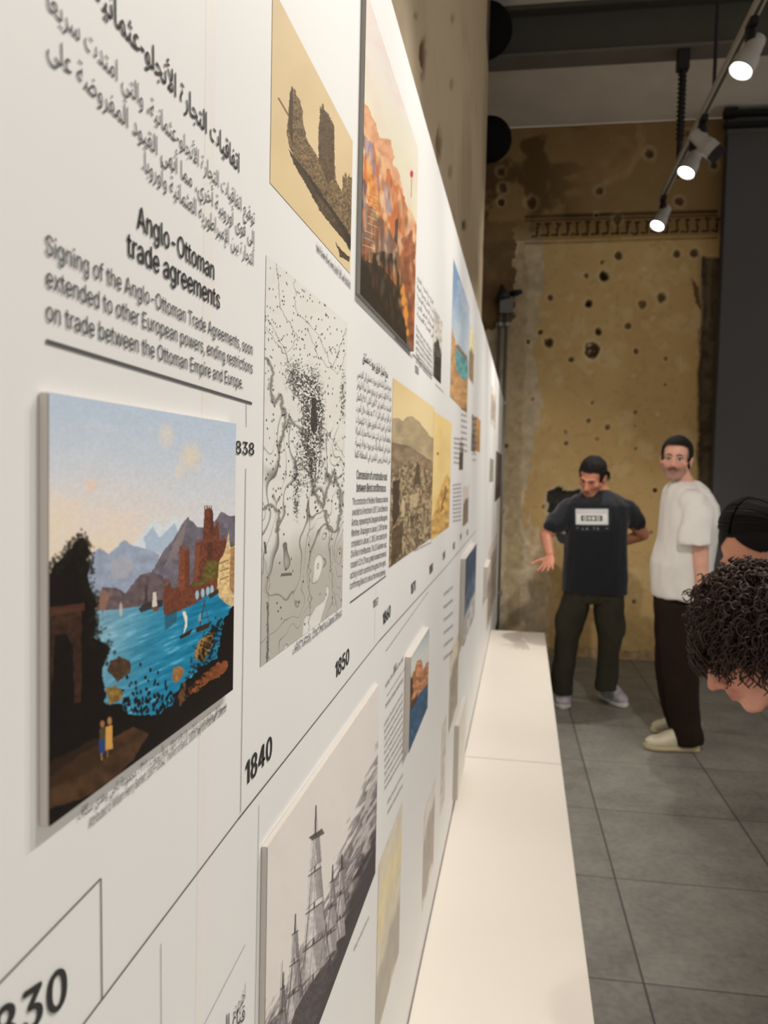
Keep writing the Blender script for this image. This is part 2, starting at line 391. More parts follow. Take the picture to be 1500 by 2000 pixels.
def back_wall():
    xs = np.arange(-.5, 2.1, .0075); zs = np.arange(0, CEIL + .004, .0085)
    P = np.zeros((len(zs), len(xs), 3)); P[..., 0] = xs[None]; P[..., 1] = WALL_Y; P[..., 2] = zs[:, None]
    U, V = project(P); X_, Z_ = P[..., 0], P[..., 2]
    p = Paint(U, V, X_, Z_); p.fill((205, 173, 118))
    n1 = fbm(X_ * 1.6, Z_ * 1.6, 1, 5); n2 = fbm(X_ * 7, Z_ * 7, 21, 5); n3 = fbm(X_ * 28, Z_ * 28, 41, 3)
    p.mix(sst(.42, .7, n1) * .5, (182, 150, 98))
    p.mix(sst(.55, .75, n2) * .4, (220, 198, 152))
    p.mix(sst(.55, .8, n3) * .25, (160, 132, 88))
    p.warp(22, 16, 5)
    # bare plaster band at the left, and the crumbling skirting
    p.poly([(925, 440), (1062, 440), (1062, 520), (1052, 640), (1040, 690), (1062, 790), (1050, 830), (1032, 930), (1020, 1010), (1040, 1120), (1062, 1180), (1055, 1300), (925, 1300)], (196, 180, 152), .9, .18, 14, 8)
    p.poly([(1012, 470), (1030, 470), (1026, 640), (1022, 700), (1018, 1000), (1030, 1240), (990, 1240), (985, 700)], (168, 146, 108), .5, .2, 9, 9)
    p.poly([(1030, 1000), (1062, 1060), (1075, 1150), (1070, 1290), (1020, 1290), (1015, 1120)], (205, 186, 156), .7, .25, 10, 10)
    p.poly([(925, 430), (1008, 430), (1003, 620), (990, 640), (925, 640)], (98, 76, 46), .85, .3, 20, 12)  # dark brown corner, the shading there painted into the wall colour
    p.poly([(1055, 1265), (1400, 1272), (1400, 1310), (1055, 1300)], (168, 142, 108), .8, .3, 8, 14)
    # above the frieze: darker, blotched brown
    top = sst(470, 440, V)
    p.mix(top * .7, (120, 96, 62))
    p.mix(top * sst(.45, .6, fbm(X_ * 5, Z_ * 5, 61, 5)) * .6 * sst(1180, 1040, U), (66, 48, 26))
    p.warp(14, 30, 6)
    p.poly([(1150, 330), (1190, 275), (1230, 262), (1260, 290), (1235, 330), (1190, 352), (1120, 360), (1095, 345)], (150, 122, 84), .55, .2, 20, 15)
    p.poly([(1240, 240), (1262, 250), (1258, 300), (1230, 345), (1180, 362), (1175, 352), (1225, 330), (1246, 290)], (168, 142, 104), .5, .2, 12, 16)
    p.warp(6, 10, 7)
    DY = (fbm(X_ * 4, Z_ * 4, 71) - .5) * .012
    # frieze: grooves and a broken key pattern cut into the plaster
    fr = ((V + .03 * (U - 1180)) > 424) * ((V + .03 * (U - 1180)) < 466) * (U > 940) * (U < 1402)
    p.mix(fr * .5, (128, 102, 62)); 
    for v0, w_, k in ((416, 5, .85), (424, 2.5, .5), (468, 2, .4)):
        m = (1 - sst(w_ * .5, w_ * .5 + 1.5, np.abs(V + .03 * (U - 1180) - v0 - 2))) * (U < 1402) * (U > 1025) * (.4 + .6 * fbm(X_ * 6, Z_ * 40, 5)); p.mix(m * k, (44, 30, 16)); DY += m * .02
    k = 0; u = 1046
    while u < 1398:
        vc = 446 - .03 * (u - 1180) + random.uniform(-1, 1); 
        if random.random() > .02:
            for a in ([(u + 9, vc - 12), (u + 1, vc - 12)], [(u + 4, vc - 12), (u + 4, vc + 10)], [(u + 4, vc + 11), (u - 7, vc + 11)]):
                p.line(a, 4.2, (52, 36, 20), .85)
        u += 19.5
    p.wU = p.wV = 0
    # pale chips of filler
    for (u, v, r) in [(1116, 583, 9), (1068, 613, 10), (1257, 525, 7), (1210, 541, 6), (1109, 674, 9), (1196, 600, 5), (1275, 622, 7), (1238, 734, 5), (1142, 650, 6), (1093, 742, 8), (1284, 810, 5), (1150, 700, 10), (1045, 770, 11), (1048, 780, 9), (1150, 728, 8), (1187, 577, 4), (1080, 638, 8)]:
        d = np.sqrt(((U - u) / r) ** 2 + ((V - v) / (r * .9)) ** 2) + (fbm(X_ * 40, Z_ * 40, int(u)) - .5) * 1.4
        p.mix((1 - sst(.6, 1.2, d)) * .5, (218, 200, 162))
    for (u, v, r, k) in HOLES:
        d = np.sqrt((U - u) ** 2 + ((V - v) * .95) ** 2) / r + (fbm(X_ * 35, Z_ * 35, int(u + v)) - .5) * .7
        p.mix((1 - sst(1.0, 1.75, d)) * .5 * k, (214, 196, 158)); p.mix((1 - sst(.5, 1.0, d)) * k, (54, 36, 20)); DY += (1 - sst(.4, 1.1, d)) * .03 * k
    # the largest hole, with rubble in it
    d = np.sqrt(((U - 1156) / 15) ** 2 + ((V - 684) / 17) ** 2) + (fbm(X_ * 30, Z_ * 30, 3) - .5) * .5
    p.mix((1 - sst(1.0, 1.7, d)) * .7, (222, 200, 152)); m = 1 - sst(.8, 1.0, d); p.mix(m, (84, 62, 44)); p.mix(m * sst(.5, .6, fbm(X_ * 22, Z_ * 60, 8)), (186, 172, 150)); DY += m * .035
    # deep broken patch of grey masonry beside the man in the dark shirt
    p.warp(9, 9, 33)
    patch = [(1066, 972), (1072, 957), (1092, 952), (1108, 960), (1130, 955), (1150, 1000), (1150, 1060), (1112, 1066), (1092, 1060), (1084, 1040), (1074, 1010), (1070, 990)]
    rim = [(1062, 968), (1070, 952), (1092, 947), (1110, 954), (1135, 950), (1156, 1000), (1156, 1064), (1110, 1072), (1088, 1064), (1078, 1042), (1066, 1012), (1062, 990)]
    p.poly(rim, (200, 184, 150), .8); m = p.inside(patch); p.poly(patch, (58, 56, 52), 1, .3, 10, 4); DY += m * .05
    p.line([(1086, 1040), (1094, 1036), (1100, 1042), (1110, 1038)], 3.5, (190, 182, 165)); p.wU = p.wV = 0
    # right-hand jamb: dark broken edge beside the partition
    p.warp(7, 22, 19)
    p.poly([(1371, 500), (1374, 620), (1366, 700), (1364, 900), (1360, 1300), (1470, 1300), (1470, 500)], (92, 80, 64), .9, .4, 12, 22)
    p.poly([(1362, 500), (1372, 500), (1375, 570), (1372, 640), (1367, 640), (1366, 560)], (170, 150, 112), .8)
    p.poly([(1352, 545), (1366, 560), (1370, 610), (1360, 590)], (70, 54, 34), .7)
    p.line([(1365, 640), (1358, 1290)], 3, (140, 116, 76)); p.poly([(1384, 505), (1392, 505), (1388, 640), (1380, 640)], (130, 112, 80), .7)
    DY += p.inside([(1373, 500), (1368, 700), (1364, 1300), (1470, 1300), (1470, 500)]) * .04
    P[..., 1] += DY
    o = link('wall_back', grid_mesh('wall_back', P, p.c), mat('ochre_plaster', attr='Col', rough=.85, spec=.15, bump=.3, bscale=40), smooth=True)
    tag(o, 'ochre plaster back wall pitted with holes', 'wall', kind='structure')
back_wall()

# dark grey partition at the right, its header and tracks
px0 = ony(1398, 260, 6.86)[0]
PART = mat('dark_grey_partition', (78, 75, 75), rough=.75, vary=.04, vscale=1.2)
PART2 = mat('grey_header', (92, 88, 84), rough=.8)
ztop = ony(1420, 266, 6.86)[2]
bm = bmesh.new(); box(bm, (1.66, 6.82, 0), (5.4, 6.94, ztop), .004)
o = bm_obj('wall_right', bm, PART); tag(o, 'dark grey partition wall at the right', 'wall', kind='structure')
bm = bmesh.new(); box(bm, (1.66, 6.83, ztop + .002), (5.4, 6.94, ztop + .17)); bm_obj('header', bm, PART2, parent=o)
for i, (v, lab) in enumerate(((222, 'upper black curtain track above the dark grey partition, with an end bracket'), (244, 'lower black curtain track just above the dark grey partition'))):
    a = ony(1414, v, 6.78); t = thing('curtain_track', (a[0], 6.8, a[2]), lab, 'track', 'curtain tracks above the partition')
    bm = bmesh.new(); box(bm, (a[0], 6.765, a[2] - .018), (5.3, 6.822, a[2] + .018), .003); bm_obj('rail', bm, BLACK, t)
    if i == 0:
        bm = bmesh.new(); box(bm, (a[0], 6.745, a[2] - .025), (a[0] + .095, 6.832, a[2] + .034), .004); bm_obj('end_bracket', bm, BLACK, t)

# steel beam
ST = mat('dark_painted_steel', (66, 64, 56), rough=.6, vary=.12, vscale=3)
ST2 = mat('lit_flange_steel', (96, 92, 84), rough=.7, vary=.08, vscale=4)  # lighter beam colour: the light on the lower flange is put into it
by = 5.2
zf = 1.54 + 782 * by / F
bm = bmesh.new(); box(bm, (-.6, by + .085, zf + .012), (5.4, by + .1, CEIL)); box(bm, (-.6, by, CEIL - .03), (5.4, by + .185, CEIL))
o = bm_obj('beam', bm, ST); tag(o, 'dark steel ceiling beam crossing the room', 'beam', kind='structure')
bm = bmesh.new(); box(bm, (-.6, by, zf - .004), (5.4, by + .185, zf + .012), .003); bm_obj('flange', bm, ST2, parent=o)

# ------------------------------------------------------------------ display panel with its printing
PY0, PY1, PZ0, PZ1 = -.6, 6.85, .30, 2.15
panel = thing('display_panel', (0, 2.9, 0), 'long white exhibition panel with a printed timeline, texts and pictures', 'display panel')
bm = bmesh.new(); box(bm, (-.05, PY0, PZ0), (0, PY1, PZ1), .0015); bm_obj('panel_board', bm, WHITE, panel)
for y in (-.4, 1.4, 3.2, 5.0, 6.7):
    bm = bmesh.new(); box(bm, (-.05, y - .02, 0), (-.012, y + .02, PZ0 - .001)); bm_obj('support_post', bm, mat('dark_green_steel', (48, 58, 50), rough=.6), panel)
bm = bmesh.new(); y = onx(387, 1500)[1]; bm.faces.new([bm.verts.new(q) for q in ((.00006, y, PZ0 + .01), (.00006, y + .016, PZ0 + .01), (.00006, y + .016, PZ1 - .01), (.00006, y, PZ1 - .01))]); bm_obj('seam_strip', bm, mat('paper_seam', (242, 239, 233), rough=.4), panel)

FONT = None
try:
    FONT = bpy.data.fonts.load(os.path.join(bpy.utils.system_resource('DATAFILES'), 'fonts', 'Inter.woff2'))
except Exception: FONT = None

# Arabic letters take joined forms: isolated, final, initial, medial
AF = {'ا': 'FE8D FE8E', 'أ': 'FE83 FE84', 'إ': 'FE87 FE88', 'آ': 'FE81 FE82', 'ب': 'FE8F FE90 FE91 FE92', 'ت': 'FE95 FE96 FE97 FE98', 'ث': 'FE99 FE9A FE9B FE9C', 'ج': 'FE9D FE9E FE9F FEA0',
      'ح': 'FEA1 FEA2 FEA3 FEA4', 'خ': 'FEA5 FEA6 FEA7 FEA8', 'د': 'FEA9 FEAA', 'ذ': 'FEAB FEAC', 'ر': 'FEAD FEAE', 'ز': 'FEAF FEB0', 'س': 'FEB1 FEB2 FEB3 FEB4', 'ش': 'FEB5 FEB6 FEB7 FEB8',
      'ص': 'FEB9 FEBA FEBB FEBC', 'ض': 'FEBD FEBE FEBF FEC0', 'ط': 'FEC1 FEC2 FEC3 FEC4', 'ظ': 'FEC5 FEC6 FEC7 FEC8', 'ع': 'FEC9 FECA FECB FECC', 'غ': 'FECD FECE FECF FED0', 'ف': 'FED1 FED2 FED3 FED4',
      'ق': 'FED5 FED6 FED7 FED8', 'ك': 'FED9 FEDA FEDB FEDC', 'ل': 'FEDD FEDE FEDF FEE0', 'م': 'FEE1 FEE2 FEE3 FEE4', 'ن': 'FEE5 FEE6 FEE7 FEE8', 'ه': 'FEE9 FEEA FEEB FEEC', 'و': 'FEED FEEE',
      'ى': 'FEEF FEF0', 'ي': 'FEF1 FEF2 FEF3 FEF4', 'ة': 'FE93 FE94', 'ئ': 'FE89 FE8A FE8B FE8C', 'ء': 'FE80', 'ؤ': 'FE85 FE86', 'ـ': '0640 0640 0640 0640'}
AF = {k: [chr(int(h, 16)) for h in v.split()] for k, v in AF.items()}
LA = {'ا': ('\uFEFB', '\uFEFC'), 'أ': ('\uFEF7', '\uFEF8'), 'إ': ('\uFEF9', '\uFEFA')}
def arabic(s):
    s = ''.join(ch for ch in s if not ('\u064b' <= ch <= '\u0652'))
    out = []; i = 0
    def joins_next(ch): return ch in AF and len(AF[ch]) == 4
    while i < len(s):
        ch = s[i]; prev = i > 0 and joins_next(s[i - 1]) and ch in AF and len(AF[ch]) > 1
        if ch == 'ل' and i + 1 < len(s) and s[i + 1] in LA:
            out.append(LA[s[i + 1]][1 if prev else 0]); i += 2; continue
        if ch in AF:
            f = AF[ch]; nx = len(f) == 4 and i + 1 < len(s) and s[i + 1] in AF and len(AF[s[i + 1]]) > 1
            k = (3 if prev else 2) if nx else (1 if prev else 0); out.append(f[min(k, len(f) - 1)])
        else: out.append({'(': ')', ')': '('}.get(ch, ch))
        i += 1
    return ''.join(out[::-1])
DIGITS = {'1': [[(.2, 0), (.31, 0), (.31, .73), (.2, .73)], [(.2, .73), (.02, .585), (.02, .475), (.2, .61)]],
          '4': [[(.36, 0), (.47, 0), (.47, .73), (.36, .73)], [(.02, .155), (.57, .155), (.57, .255), (.02, .255)], [(.02, .255), (.145, .255), (.47, .73), (.34, .73)]]}
CAPH = {}
def cap_height():
    if 'h' not in CAPH: CAPH['h'] = glyphs('H')[0][:, 1].max()
    return CAPH['h']
def number(s, bold):
    V_, F_, x = [], [], 0.0; kk = cap_height() / .73
    for ch in s:
        if ch in DIGITS:
            co = []; fs = []
            for k, (a, b) in enumerate(((-bold, 0), (bold, 0))):
                for q in DIGITS[ch]: fs.append(tuple(range(len(co), len(co) + len(q)))); co += [(u * kk + a, v * kk + b, .004 * k) for u, v in q]
            co = np.array(co)
        else: co, fs = glyphs(ch, bold)
        n0 = len(V_); x0 = co[:, 0].min(); V_ += [(q[0] - x0 + x, q[1], q[2]) for q in co]; F_ += [tuple(i + n0 for i in f) for f in fs]
        x += co[:, 0].max() - x0 + .075
    return np.array(V_), F_
def glyphs(s, bold=0.0, rtl=False):
    if s.isdigit() and len(s) == 4: return number(s, bold)
    c = bpy.data.curves.new('t', 'FONT'); c.body = arabic(s) if rtl else s; c.size = 1.0; c.resolution_u = 3
    if FONT and not rtl: c.font = FONT
    o = bpy.data.objects.new('t', c); C.objects.link(o)
    dg = bpy.context.evaluated_depsgraph_get(); dg.update()
    me = bpy.data.meshes.new_from_object(o.evaluated_get(dg)); bpy.data.objects.remove(o); bpy.data.curves.remove(c)
    n = len(me.vertices); co = np.empty(n * 3); me.vertices.foreach_get('co', co); co = co.reshape(-1, 3)
    fs = [tuple(p.vertices) for p in me.polygons]; bpy.data.meshes.remove(me)
    if bold and n:
        sh = [(-bold, 0), (bold, 0), (0, bold * .6), (0, -bold * .6)]; fs = [tuple(i + n * k for i in f) for k in range(4) for f in fs]; co = np.concatenate([co + np.array((a, b, k * 4e-3)) for k, (a, b) in enumerate(sh)])
    return co, fs
def text_part(name, rows, material, x=.0006, label=None):
    """rows: (text, left pixel of the baseline, right pixel of the baseline, letter height in metres, bold, rtl): set on the panel face"""
    V_, F_ = [], []
    for s, a, b, h, bold, rtl in rows:
        pa, pb = onx(*a), onx(*b); co, fs = glyphs(s, bold, rtl)
        if not len(co): continue
        x0, x1 = co[:, 0].min(), co[:, 0].max(); t = (co[:, 0] - x0) / (x1 - x0)
        n0 = sum(len(v) for v in V_)
        z = pa[2] + (pb[2] - pa[2]) * t + co[:, 1] * h / (.73 if rtl else cap_height())
        V_.append(np.stack([x + co[:, 2] * .004, pa[1] + (pb[1] - pa[1]) * t, z], 1)); F_ += [tuple(i + n0 for i in f) for f in fs]
    me = bpy.data.meshes.new(name); me.from_pydata(np.concatenate(V_).tolist(), [], F_); me.update()
    return link(name, me, material, panel, label=label)
def rule_part(name, lines, material=None, x=.0005):
    """lines: (pixel, pixel, width in metres)"""
    for a, b, wd in lines:
        bm = bmesh.new(); pa, pb = Vector(onx(*a)), Vector(onx(*b)); d = (pb - pa).normalized(); n = Vector((1, 0, 0)).cross(d) * wd / 2
        vs = [bm.verts.new(Vector((x, *q[1:]))) for q in (pa - n, pb - n, pb + n, pa + n)]; f = bm.faces.new(vs)
        bm_obj(name, bm, material or INK, panel)

# the trade agreements text
text_part('heading_text', [('اتفاقيّات التجارة الأنجلو-عثمانية', (182, 0), (466, 338), .0125, .012, True)], INKB)
text_part('body_text', [('توقيع اتفاقيّات التجارة الأنجلو-عثمانية، والتي امتدت سريعًا', (90, 16), (496, 440), .0098, 0, True),
                        ('إلى قوى أوروبية أخرى، مما أنهى القيود المفروضة على', (90, 105), (496, 480), .0098, 0, True),
                        ('التجارة بين الإمبراطورية العثمانية وأوروبا.', (276, 330), (494, 520), .0098, 0, True)], INK)
text_part('heading_text', [('Anglo-Ottoman', (266, 445), (417, 547), .0110, .012, False), ('trade agreements', (246, 498), (428, 604), .0110, .012, False)], INKB)
text_part('body_text', [('Signing of the Anglo-Ottoman Trade Agreements, soon', (87, 496), (492, 694), .0079, .003, False),
                        ('extended to other European powers, ending restrictions', (88, 560), (492, 730), .0079, .003, False),
                        ('on trade between the Ottoman Empire and Europe.', (88, 626), (473, 760), .0079, .003, False)], INK)
rule_part('rule', [((88, 666), (491, 788), .0018), ((480, 788), (480, 834), .0007), ((479, 915), (469, 1586), .0008), ((505, 1572), (497, 2010), .0006)])
text_part('year_number', [('1838', (449, 885), (495, 889), .0085, .012, False)], INKB)
# timeline
rule_part('timeline', [((140, 2028), (464, 1600), .0011), ((464, 1600), (740, 1252), .0014), ((740, 1252), (870, 1108), .0018), ((870, 1108), (930, 1036), .002)])
text_part('year_number', [('1830', (-60, 2100), (129, 1958), .0172, .02, False)], INKB)
text_part('year_number', [('1840', (478, 1536), (530, 1477), .0172, .02, False)], INKB)
text_part('year_number', [('1850', (654, 1326), (681, 1294), .0172, .02, False)], INKB)
text_part('year_number', [('1860', (747, 1222), (762, 1203), .0172, .02, False)], INKB)
for s, a, b in (('1870', (802, 1162), (811, 1152)), ('1880', (838, 1123), (845, 1115)), ('1890', (864, 1096), (869, 1089)), ('1900', (884, 1075), (888, 1070)), ('1910', (898, 1056), (901, 1052)), ('1920', (911, 1047), (914, 1043))):
    text_part('year_number', [(s, a, b, .0185, .02, False)], INKB)
rule_part('rule', [((195, 1716), (-30, 1948), .0009), ((196, 1716), (198, 1952), .0009), ((313, 1843), (314, 2010), .0005), ((478, 1845), (396, 2004), .0005)])
text_part('text_line', [('اخترعت', (456, 1992), (478, 1950), .012, 0, True)], INK); text_part('text_line', [('قناة السو', (414, 2030), (477, 1992), .012, 0, True)], INK)
# concession of a road
text_part('heading_text', [('منح امتياز طريق بيروت-دمشق', (708, 703), (757, 739), .0120, .01, True)], INKB)
ar = ['تم منح امتياز إنشاء طريق بيروت دمشق إلى الفرنسي', 'عام ١٨٥٧ الكونت إدمون دي بيرتوي ممثل شركة البواخر', 'الفرنسية، بدأ العمل في ٣ كانون الثاني ١٨٥٩ واكتمل', 'في الأول من كانون الثاني ١٨٦٣، بعد توقف خلال الحرب', 'الأهلية في الجبل. كانت الطريق بطول ١١٠ كيلومترات', 'وتقطعها العربات في اثنتي عشرة ساعة مما زاد الحركة', 'التجارية في المنطقة وأكد دور بيروت بوابة رئيسية', 'على الساحل وبين البلدين في المنطقة كلها']
text_part('body_text', [(s, (697 - i * .6, 734 + i * 22.6), (764 - i * .3, 764 + i * 20.0), .0088, 0, True) for i, s in enumerate(ar)], INK)
text_part('heading_text', [('Concession of a motorable road', (696, 935), (755, 938), .0100, .012, False), ('between Beirut and Damascus', (696, 960), (753, 960), .0100, .012, False)], INKB)
en = ['The construction of the Beirut-Damascus road was', 'awarded to a Frenchman in 1857, Count Edmond de', 'Perthuis, representing the Compagnie des Messageries', 'Maritimes. Work began on January 3, 1859 and was', 'completed on January 1, 1863, interrupted by the', 'Civil War in the Mountains. The 110-kilometer road,', 'crossed in 12 to 13 hours, greatly increased commercial', 'activity in both countries throughout the region,', 'confirming Beirut’s role as the main gateway.']
text_part('body_text', [(s, (688 - i * .65, 986 + i * 20.6), (757 - i * .55, 980 + i * 17.6), .0079, .003, False) for i, s in enumerate(en)], INK)
rule_part('rule', [((683, 1177), (753, 1125), .0018), ((734, 1145), (733, 1166), .0006), ((732, 1190), (731, 1256), .0006)])
text_part('year_number', [('1857', (728, 1188), (738, 1180), .0100, .012, False)], INK)
# right of the harbour painting
far = ['افتتاح مرفأ بيروت الجديد', 'بدأت أعمال توسيع المرفأ', 'وبناء الأرصفة الجديدة', 'لاستقبال السفن الكبيرة', 'في المدينة القديمة']
for i, s in enumerate(far): text_part('text_line', [(s, (814, 543 + i * 18), (846, 595 + i * 16), .0085, 0, True)], INKL)
en2 = ['The new port of Beirut', 'was built by a company', 'with a long breakwater', 'and quays for steamers', 'linking the old city', 'to the railway line']
for i, s in enumerate(en2): text_part('text_line', [(s, (812, 643 + i * 13), (843, 690 + i * 10.5), .0075, 0, False)], INKL)
rule_part('rule', [((806, 692), (843, 734), .0018), ((770, 660), (804, 700), .0006)])
text_part('year_number', [('1888', (810, 727), (817, 733), .0130, .012, False)], INKL)
# text columns further along
def column(u0, u1, v0, v1, n, h, m=INKL, slope=0.0):
    words = ['railway line opens to the coast', 'the harbour company extends the quay', 'first tramway in the city streets', 'customs house and warehouses', 'the old souks and the new avenue']
    for i in range(n): text_part('text_line', [(words[i % 5], (u0, v0 + (v1 - v0) * i / max(n - 1, 1)), (u1, v0 + (v1 - v0) * i / max(n - 1, 1) + slope * (u1 - u0)), h * .85, 0, False)], m)
column(886, 903, 858, 905, 6, .009, slope=.15); column(884, 900, 950, 1020, 10, .008, slope=-.2)
column(750, 786, 1420, 1545, 10, .0075, slope=-1.75); column(752, 787, 1345, 1385, 2, .009, INK, slope=-1.6); column(756, 786, 1572, 1592, 2, .008, slope=-1.9)
column(900, 912, 800, 880, 8, .010, slope=.3); column(922, 930, 820, 900, 8, .010); column(866, 884, 1165, 1290, 6, .012, slope=-.9)
rule_part('rule', [((753, 1272), (836, 1156), .0012), ((755, 1360), (800, 1290), .0012)])
text_part('year_number', [('1852', (768, 1315), (774, 1306), .010, .012, False)], INK)
# small captions
text_part('caption_text', [('توقيع فوتوغرافي، القلعة البحرية، صيدا، من المجموعة الخاصة', (617, 484), (684, 557), .0055, 0, True), ('Sea castle, early photograph, private collection', (617, 490), (684, 566), .0050, 0, False)], INK)
text_part('caption_text', [('منسوبة إلى ويليام هنري بارتلت (١٨٠٩-١٨٥٤)، مرفأ بيروت، ١٨٣٠، مجموعة ناجي وهدى سكاف', (150, 1602), (441, 1380), .0048, 0, True), ('Attributed to William Henry Bartlett (1809–1854), The Port of Beirut, 1830s. Naji and Hoda Skaff Collection', (172, 1618), (441, 1388), .0048, 0, False)], INKL)
text_part('caption_text', [('خريطة بيروت وضواحيها، رسم بحري', (575, 1263), (667, 1196), .0055, 0, True), ('London, Admiralty, survey of the roadstead and the town', (571, 1278), (667, 1203), .0045, 0, False)], INK)
column(808, 842, 1078, 1078, 1, .006, slope=-.5); column(772, 806, 662, 662, 1, .005, slope=1.1); column(850, 866, 752, 752, 1, .006, slope=1.0); column(690, 720, 1860, 1860, 1, .007, slope=-2.2)

# ------------------------------------------------------------------ pictures
def sepia_castle(p):
    U, V = p.U, p.V
    p.fill((205, 184, 145)); p.mix(sst(.3, .8, fbm(U / 60, V / 90, 2)) * .35, (188, 166, 124)); p.mix(sst(300, 420, V + (650 - U) * 1.1) * .35, (214, 192, 146))
    dk = (74, 60, 42)
    p.warp(3.5, 3, 3)
    p.poly([(560, 262), (566, 182), (568, 182), (569, 168), (571, 168), (573, 178), (575, 172), (577, 172), (579, 186), (586, 196), (591, 218), (592, 240), (600, 275), (612, 292), (622, 310), (622, 240), (624, 240), (625, 208), (627, 208), (627, 216), (629, 216), (630, 203), (632, 203), (633, 214), (640, 220), (648, 236), (653, 248), (653, 300), (656, 352), (668, 375), (669, 342), (671, 342), (672, 350), (674, 338), (677, 338), (678, 348), (682, 340), (684, 348), (690, 344), (690, 480), (672, 455), (650, 420), (628, 390), (605, 352), (580, 315), (566, 290)], (112, 93, 66), 1, .55, 3.2, 5)
    p.poly([(622, 312), (623, 250), (628, 205), (632, 212), (650, 245), (652, 250), (652, 350), (640, 360)], (84, 68, 48), .8, .35, 3, 6)
    p.poly([(563, 290), (580, 312), (608, 348), (640, 395), (672, 440), (690, 470), (690, 492), (655, 450), (625, 412), (600, 365), (574, 320)], (58, 47, 34), .9, .3, 5, 7)
    p.wU = p.wV = 0
    p.line([(544, 192), (565, 228)], 3, (120, 98, 70)); p.poly([(563, 250), (566, 180), (572, 170), (572, 290)], (64, 52, 36), .7)
    p.warp(6, 6, 8)
    p.poly([(617, 378), (640, 405), (655, 428), (652, 440), (632, 420), (620, 400)], (96, 80, 56), .7, .5, 3)
    p.poly([(655, 470), (668, 490), (682, 502), (682, 512), (664, 500)], (62, 50, 36), .9); p.poly([(672, 455), (690, 478), (690, 500), (678, 478)], (50, 40, 28), .8)
    p.wU = p.wV = 0
def nautical_map(p):
    U, V, S, T = p.U, p.V, p.S, p.T
    p.fill((217, 215, 209)); p.mix(sst(.4, .7, fbm(U / 30, V / 30, 2)) * .2, (204, 200, 190))
    # land in grey towards the lower part, contour bands
    f = fbm(S * 3.2, T * 5.2, 9, 3) + .25 * S
    land = sst(.34, .22, T + .12 * (fbm(S * 4, T * 4, 6) - .5))
    p.mix(land * sst(.40, .47, f) * .85, (172, 168, 159))
    rr = np.abs(((f * 9) % 1) - .5)
    lines = 1 - sst(.0, .075, .5 - rr) 
    p.mix(lines * sst(.62, .5, T) * .55, (96, 92, 86))
    sh = sst(.30, .5, (f * 4.5) % 1) * sst(.52, .5, (f * 4.5) % 1); p.mix(sh * sst(.66, .58, T) * sst(.14, .3, T) * .55, (70, 66, 62))
    for pts in ([(520, 640), (560, 700), (575, 760), (610, 815), (640, 845), (680, 900)], [(540, 500), (548, 600), (582, 660), (560, 690)], [(572, 520), (580, 610), (620, 650), (650, 720), (676, 640)],
                [(520, 620), (545, 660), (556, 690), (570, 720)], [(600, 640), (622, 700), (660, 730), (676, 690)], [(604, 1000), (604, 1230)], [(510, 1065), (525, 1130), (524, 1290)], [(640, 1000), (650, 1150), (660, 1200)]):
        p.warp(9, 9, 4); p.line(pts, 1.0, (96, 92, 86), .7)
    p.warp(10, 9, 14)
    for pts, w_ in (([(520, 700), (533, 720), (528, 760), (535, 790), (548, 770), (558, 820), (545, 880), (556, 840), (566, 820), (590, 840), (600, 860)], 6), ([(604, 880), (612, 960), (630, 990), (640, 950), (652, 920), (664, 960), (666, 1000), (655, 1040), (640, 1030), (634, 1000)], 6),
                   ([(514, 995), (530, 985), (545, 1000), (540, 1040)], 6)):
        p.line(pts, w_ + 2, (130, 126, 119), .5); p.line(pts, w_ * .6, (86, 82, 77), .5)
    # the town: dense dark blocks
    p.wU = p.wV = 0
    d = np.exp(-(((U - 612) / 20) ** 2 + ((V - 800) / 75) ** 2)); d2 = np.exp(-(((U - 575) / 26) ** 2 + ((V - 740 - (U - 575) * .6) / 40) ** 2)); d3 = np.exp(-(((U - 605 - (V - 900) * .0) / 30) ** 2 + ((V - 900) / 70) ** 2)); d4 = np.exp(-(((U - 670) / 9) ** 2 + ((V - 770) / 60) ** 2)); d5 = np.exp(-(((U - 578) / 8) ** 2 + ((V - 970) / 60) ** 2))
    hat = sst(.5, .6, fbm(U / 1.7, V / 2.3, 15, 2)); dens = np.clip(d + .6 * d2 + .55 * d3 + .5 * d4 + .5 * d5, 0, 1.2)
    p.mix(hat * sst(.3, .7, dens) * .85, (46, 44, 42)); p.mix(sst(.55, .62, fbm(U / 3, V / 3, 16, 2)) * sst(.15, .5, dens) * .7, (54, 52, 48))
    p.poly([(609, 775), (618, 780), (620, 840), (612, 850), (606, 830)], (52, 50, 47), .85)
    # soundings and houses: small marks
    for k in range(780):
        s_, t_ = random.random(), random.random()
        u = 518 + s_ * 156; v = 1200 - t_ * 690 + s_ * 60
        if v > 1000 and random.random() < .9: continue
        if v < 640 and random.random() < .35: continue
        sz = 1.5 if v < 760 else 1.8
        m = (np.abs(U - u) < sz * .6) & (np.abs(V - v) < sz * 1.25); p.mix(m * .8, (58, 56, 52))
    p.poly([(548, 1126), (549, 1120), (570, 1118), (570, 1124)], (60, 56, 52), .6); p.line([(517, 1060), (519, 1080)], 4, (50, 48, 44), .7)
    p.warp(5, 5, 2); p.line([(523, 1180), (522, 1295)], 3, (60, 58, 54), .6); p.wU = p.wV = 0
